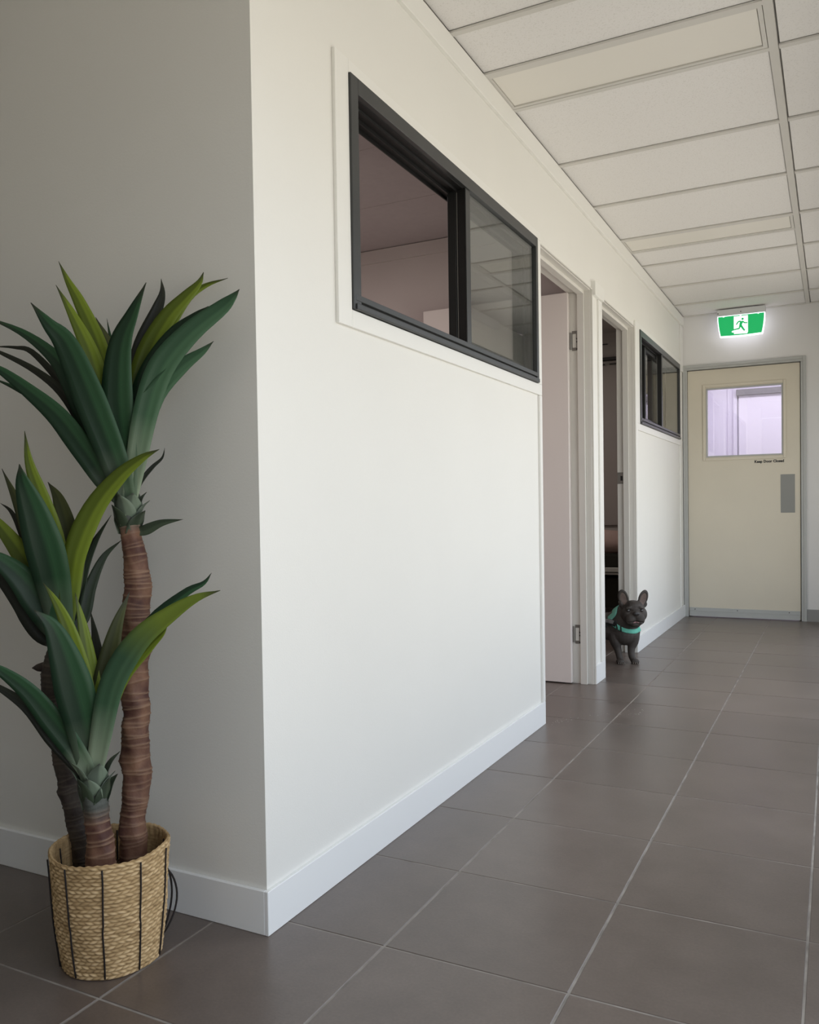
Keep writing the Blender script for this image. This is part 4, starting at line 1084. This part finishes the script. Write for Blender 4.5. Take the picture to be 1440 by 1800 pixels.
ell(bm, (0.023, -0.073, 0.303), (0.018, 0.010, 0.012))                      # nose
# ears
def ear(bm, c, tilt, yaw):
    ell(bm, c, (0.031, 0.010, 0.052), (0.10, tilt, yaw), 22)
ear(bm, (-0.028, 0.016, 0.384), -0.22, -0.25)
ear(bm, (0.088, 0.016, 0.380), 0.30, 0.25)
ell(bm, (-0.022, 0.016, 0.348), (0.034, 0.018, 0.026)); ell(bm, (0.078, 0.016, 0.346), (0.034, 0.018, 0.026))
# front legs, wide stance
for sx in (-1, 1):
    if sx < 0: L = [(-0.070, 0.075, 0.185), (-0.066, 0.058, 0.125), (-0.056, 0.050, 0.085), (-0.050, 0.036, 0.045), (-0.046, 0.026, 0.020)]
    else: L = [(0.040, 0.070, 0.180), (0.038, 0.055, 0.125), (0.026, 0.048, 0.085), (0.022, 0.036, 0.045), (0.030, 0.024, 0.020)]
    cap(bm, L, [0.044, 0.034, 0.023, 0.0185, 0.0195])
    pc = L[-1]
    ell(bm, (pc[0] + 0.004 * sx, pc[1] - 0.016, 0.0145), (0.024, 0.028, 0.0145))
    for q in (-0.0165, -0.0055, 0.0055, 0.0165):
        ell(bm, (pc[0] + 0.004 * sx + q, pc[1] - 0.036 + abs(q) * 0.45, 0.0115), (0.0066, 0.012, 0.0112), (0, 0, -q * 8), 12)
# hind legs: knee forward against the belly, hock behind, vertical shank
for (a, b) in ((-0.045, 0.0), (0.035, 0.07)):
    cx, cy = -0.270 + a * 0.2 + 0.0, 0.215
    off = Vector((0.4549, 0.8905)) * (-0.055 if a < 0 else 0.055)
    ou, ov = off.x, off.y
    H4 = [(-0.275 + ou, 0.235 + ov, 0.185), (-0.225 + ou, 0.200 + ov, 0.120), (-0.275 + ou, 0.235 + ov, 0.070), (-0.268 + ou, 0.228 + ov, 0.022)]
    cap(bm, H4, [0.055, 0.040, 0.020, 0.019])
    ell(bm, (-0.255 + ou, 0.218 + ov, 0.0145), (0.030, 0.024, 0.0145))
    for q in (-0.015, -0.005, 0.005, 0.015):
        ell(bm, (-0.236 + ou + q * 0.45, 0.207 + ov + q * 0.89, 0.011), (0.011, 0.0065, 0.011), (0, 0, 0), 10)
# stub tail
ell(bm, (-0.350, 0.270, 0.215), (0.016, 0.016, 0.014))
tmp = bpy.data.meshes.new('tmp'); bm.to_mesh(tmp); bm.free()
to = bpy.data.objects.new('tmp', tmp); COL.objects.link(to)
rm = to.modifiers.new('r', 'REMESH'); rm.mode = 'VOXEL'; rm.voxel_size = 0.0030; rm.use_smooth_shade = True
sm = to.modifiers.new('s', 'SMOOTH'); sm.factor = 0.5; sm.iterations = 4
dg = bpy.context.evaluated_depsgraph_get()
dme = bpy.data.meshes.new_from_object(to.evaluated_get(dg))
bpy.data.objects.remove(to)
for p in dme.polygons: p.use_smooth = True
dme.materials.clear()
M['fur'] = mat('short_blue_grey_fur', (0.056, 0.047, 0.041), 0.62, spec=0.35, noise=(14, 0.22), bump=(420, 0.4, 4))
dme.materials.append(M['fur'])
# press in the ear bowls and the eye corners, lay out colour
dbody = bpy.data.objects.new('body', dme); COL.objects.link(dbody); keep(dbody, dog)
def inv(p):
    q = p - DO; return q.dot(DR), q.dot(DB), q.z
for v in dme.vertices:
    u, vv, w = inv(v.co)
    for cx, cz, tl in ((-0.028, 0.380, -0.22), (0.088, 0.376, 0.30)):
        dx, dz = u - cx, w - cz
        ex = dx * math.cos(tl) - dz * math.sin(tl); ez = dx * math.sin(tl) + dz * math.cos(tl)
        r = (ex / 0.022) ** 2 + (ez / 0.042) ** 2
        if r < 1 and vv < 0.016: v.co += DB * (0.0085 * (1 - r) ** 0.6)
    r = ((u - 0.023) / 0.0016) ** 2
    if 0.250 < w < 0.286 and r < 4 and vv < -0.05: v.co += DB * 0.003 * math.exp(-r)       # split lip
    for s in (-1, 1):
        lx = 0.032 + s * 0.018
        if abs(u - 0.023) < 0.045 and vv < -0.02:
            lz = 0.2555 - 0.16 * max(0, abs(u - 0.023) - 0.006)
            d = (w - lz) / 0.0030
            if abs(d) < 2.2: v.co += DB * 0.0032 * math.exp(-d * d)
dme.update()
bvh = BVHTree.FromPolygons([v.co for v in dme.vertices], [p.vertices for p in dme.polygons])
def on(u, w, v0=-0.3):
    h = bvh.ray_cast(dw(u, v0, w), DB)
    return h
# inner ears
M['earin'] = mat('inner_ear_skin', (0.155, 0.115, 0.098), 0.7, spec=0.2, noise=(40, 0.15))
M['eye'] = mat('wet_dark_eye', (0.012, 0.009, 0.008), 0.08, spec=0.8)
M['nose'] = mat('dark_nose', (0.028, 0.024, 0.024), 0.35, spec=0.6)
M['mouth'] = mat('pinkish_lip', (0.27, 0.155, 0.155), 0.5)
M['claw'] = mat('pale_claw', (0.34, 0.29, 0.25), 0.4)
for cx, cz, tl in ((-0.028, 0.381, -0.22), (0.088, 0.377, 0.30)):
    bm = bmesh.new(); NR, NA = 6, 22; rows_ = []
    for i in range(NR + 1):
        row = []
        for k in range(NA):
            a = 2 * math.pi * k / NA; q = i / NR
            ex, ez = 0.0185 * q * math.cos(a), 0.037 * q * math.sin(a)
            u = cx + ex * math.cos(tl) + ez * math.sin(tl); w = cz - ex * math.sin(tl) + ez * math.cos(tl)
            h = on(u, w)
            p = (h[0] if h[0] is not None else dw(u, 0.01, w)) - DB * (0.0016 - 0.0022 * q ** 4)
            row.append(bm.verts.new(p))
        rows_.append(row)
    for a, b in zip(rows_, rows_[1:]):
        for k in range(NA): bm.faces.new((a[k], a[(k + 1) % NA], b[(k + 1) % NA], b[k]))
    bmesh.ops.remove_doubles(bm, verts=bm.verts, dist=1e-5)
    e = keep(mesh_obj('inner_ear', bm, M['earin'], smooth=True), dog)
def blob(name, c, r, m, rot=(0, 0, 0)):
    bm = bmesh.new(); ell(bm, c, r, rot, 16)
    return keep(mesh_obj(name, bm, m, smooth=True), dog)
for ux, wx in ((-0.015, 0.316), (0.062, 0.316)):
    h = on(ux, wx); v = inv(h[0])[1]
    blob('eye', (ux, v + 0.0022, wx), (0.0115, 0.0075, 0.0105), M['eye'])
h = on(0.023, 0.302); v = inv(h[0])[1]
blob('nose', (0.023, v + 0.003, 0.302), (0.0175, 0.0075, 0.0115), M['nose'])
for s in (-1, 1):
    blob('nostril', (0.023 + s * 0.0068, v - 0.0035, 0.301), (0.0040, 0.002, 0.0034), M['black_print'], (0, s * 0.5, 0))
bm = bmesh.new(); pts = []
for k in range(9):
    u = 0.006 + 0.034 * k / 8; w = 0.2515 - 0.0035 * abs((k - 4) / 4) ** 2
    h = on(u, w); pts.append((h[0] if h[0] is not None else dw(u, -0.07, w)) - DB * 0.0008)
add_tube(bm, pts, [0.002, 0.0038, 0.0044, 0.0046, 0.0046, 0.0046, 0.0044, 0.0038, 0.002], 8)
keep(mesh_obj('lip', bm, M['mouth'], smooth=True), dog)
for cu, cv in ((-0.050, 0.026), (0.034, 0.024)):
    for q in (-0.0165, -0.0055, 0.0055, 0.0165):
        y = cv - 0.047 + abs(q) * 0.45
        bm = bmesh.new()
        add_tube(bm, [dw(cu + q, y, 0.010), dw(cu + q, y - 0.006, 0.008), dw(cu + q * 1.05, y - 0.010, 0.0035)], [0.0024, 0.0020, 0.0006], 6)
        keep(mesh_obj('claw', bm, M['claw'], smooth=True), dog)
# harness: bands laid on the coat
M['mint'] = mat('mint_webbing', (0.155, 0.52, 0.40), 0.75, spec=0.2, bump=(300, 0.5))
M['mint2'] = mat('mint_padded_mesh', (0.17, 0.42, 0.33), 0.85, spec=0.1, bump=(500, 0.8))
M['strapblk'] = mat('black_strap', (0.010, 0.012, 0.012), 0.6)
M['patch'] = mat('grey_name_patch', (0.20, 0.20, 0.20), 0.7)
def band(name, pts, width, m, lift=0.0025, n=40, parent=None, th=0.0030, front=False):
    P = catmull([dw(*p) for p in pts], n)
    Q, Nn = [], []
    for p in P:
        loc, nor, idx, dist = bvh.find_nearest(p)
        if front:
            h = bvh.ray_cast(p - DB * 0.3, DB)
            if h[0] is not None and (h[0] - p).length < 0.25: loc, nor = h[0], h[1]
        Q.append(loc); Nn.append(nor)
    for _ in range(5):
        Q = [Q[0]] + [(Q[i - 1] + Q[i] * 2 + Q[i + 1]) / 4 for i in range(1, len(Q) - 1)] + [Q[-1]]
        Nn = [Nn[0]] + [(Nn[i - 1] + Nn[i] * 2 + Nn[i + 1]).normalized() for i in range(1, len(Nn) - 1)] + [Nn[-1]]
    bm = bmesh.new(); rows_ = []
    for i, c in enumerate(Q):
        t = (Q[min(i + 1, n)] - Q[max(i - 1, 0)]).normalized()
        nn = (Nn[i] - t * Nn[i].dot(t)).normalized(); s = t.cross(nn)
        ring = []
        for q in (-1, -0.5, 0, 0.5, 1):
            e = c + s * (width / 2 * q)
            loc, nor, idx, dist = bvh.find_nearest(e)
            base = loc if (loc - e).length < 0.02 else e
            ring.append(bm.verts.new(base + nn * (lift + th)))
        for q in (1, 0.5, 0, -0.5, -1):
            e = c + s * (width / 2 * q)
            loc, nor, idx, dist = bvh.find_nearest(e)
            base = loc if (loc - e).length < 0.02 else e
            ring.append(bm.verts.new(base + nn * (lift - 0.001)))
        rows_.append(ring)
    for a, b in zip(rows_, rows_[1:]):
        for k in range(10): bm.faces.new((a[k], a[(k + 1) % 10], b[(k + 1) % 10], b[k]))
    bm.faces.new(rows_[0][::-1]); bm.faces.new(rows_[-1])
    bmesh.ops.recalc_face_normals(bm, faces=bm.faces)
    o = mesh_obj(name, bm, m, smooth=True)
    if parent is None: return keep(o, dog)
    o.parent = parent; o.matrix_parent_inverse = Matrix.Translation(-dog.location)
    return o
hb = band('harness', [(-0.100, 0, 0.243), (-0.072, 0, 0.222), (-0.043, 0, 0.205), (-0.008, 0, 0.192), (0.028, 0, 0.186), (0.058, 0, 0.190), (0.076, 0, 0.198)], 0.026, M['mint'], n=60, front=True)
hb['label'] = 'mint chest strap'
b2 = band('harness_pad', [(-0.128, 0.04, 0.262), (-0.100, 0.02, 0.300), (-0.075, 0.06, 0.335), (-0.045, 0.10, 0.345)], 0.040, M['mint2'])
b2['label'] = 'mint back pad'
b3 = band('strap', [(-0.150, 0.05, 0.250), (-0.115, 0.02, 0.245), (-0.085, -0.01, 0.232)], 0.034, M['strapblk'], lift=0.003, n=20)
b3['label'] = 'black side strap'
band('name_patch', [(-0.138, 0.05, 0.254), (-0.110, 0.01, 0.246), (-0.098, 0.00, 0.240)], 0.022, M['patch'], lift=0.005, n=16, th=0.0016).name = 'strap_patch'
for a, b in (((-0.070, 0, 0.238), (-0.066, 0, 0.204)), ((-0.048, 0, 0.225), (-0.044, 0, 0.192))):
    band('buckle', [a, ((a[0] + b[0]) / 2, 0, (a[2] + b[2]) / 2), b], 0.007, M['strapblk'], lift=0.0045, n=10, front=True)
band('girth_strap', [(-0.135, 0.02, 0.25), (-0.150, 0.03, 0.20), (-0.150, 0.05, 0.15), (-0.13, 0.10, 0.11)], 0.024, M['strapblk'])
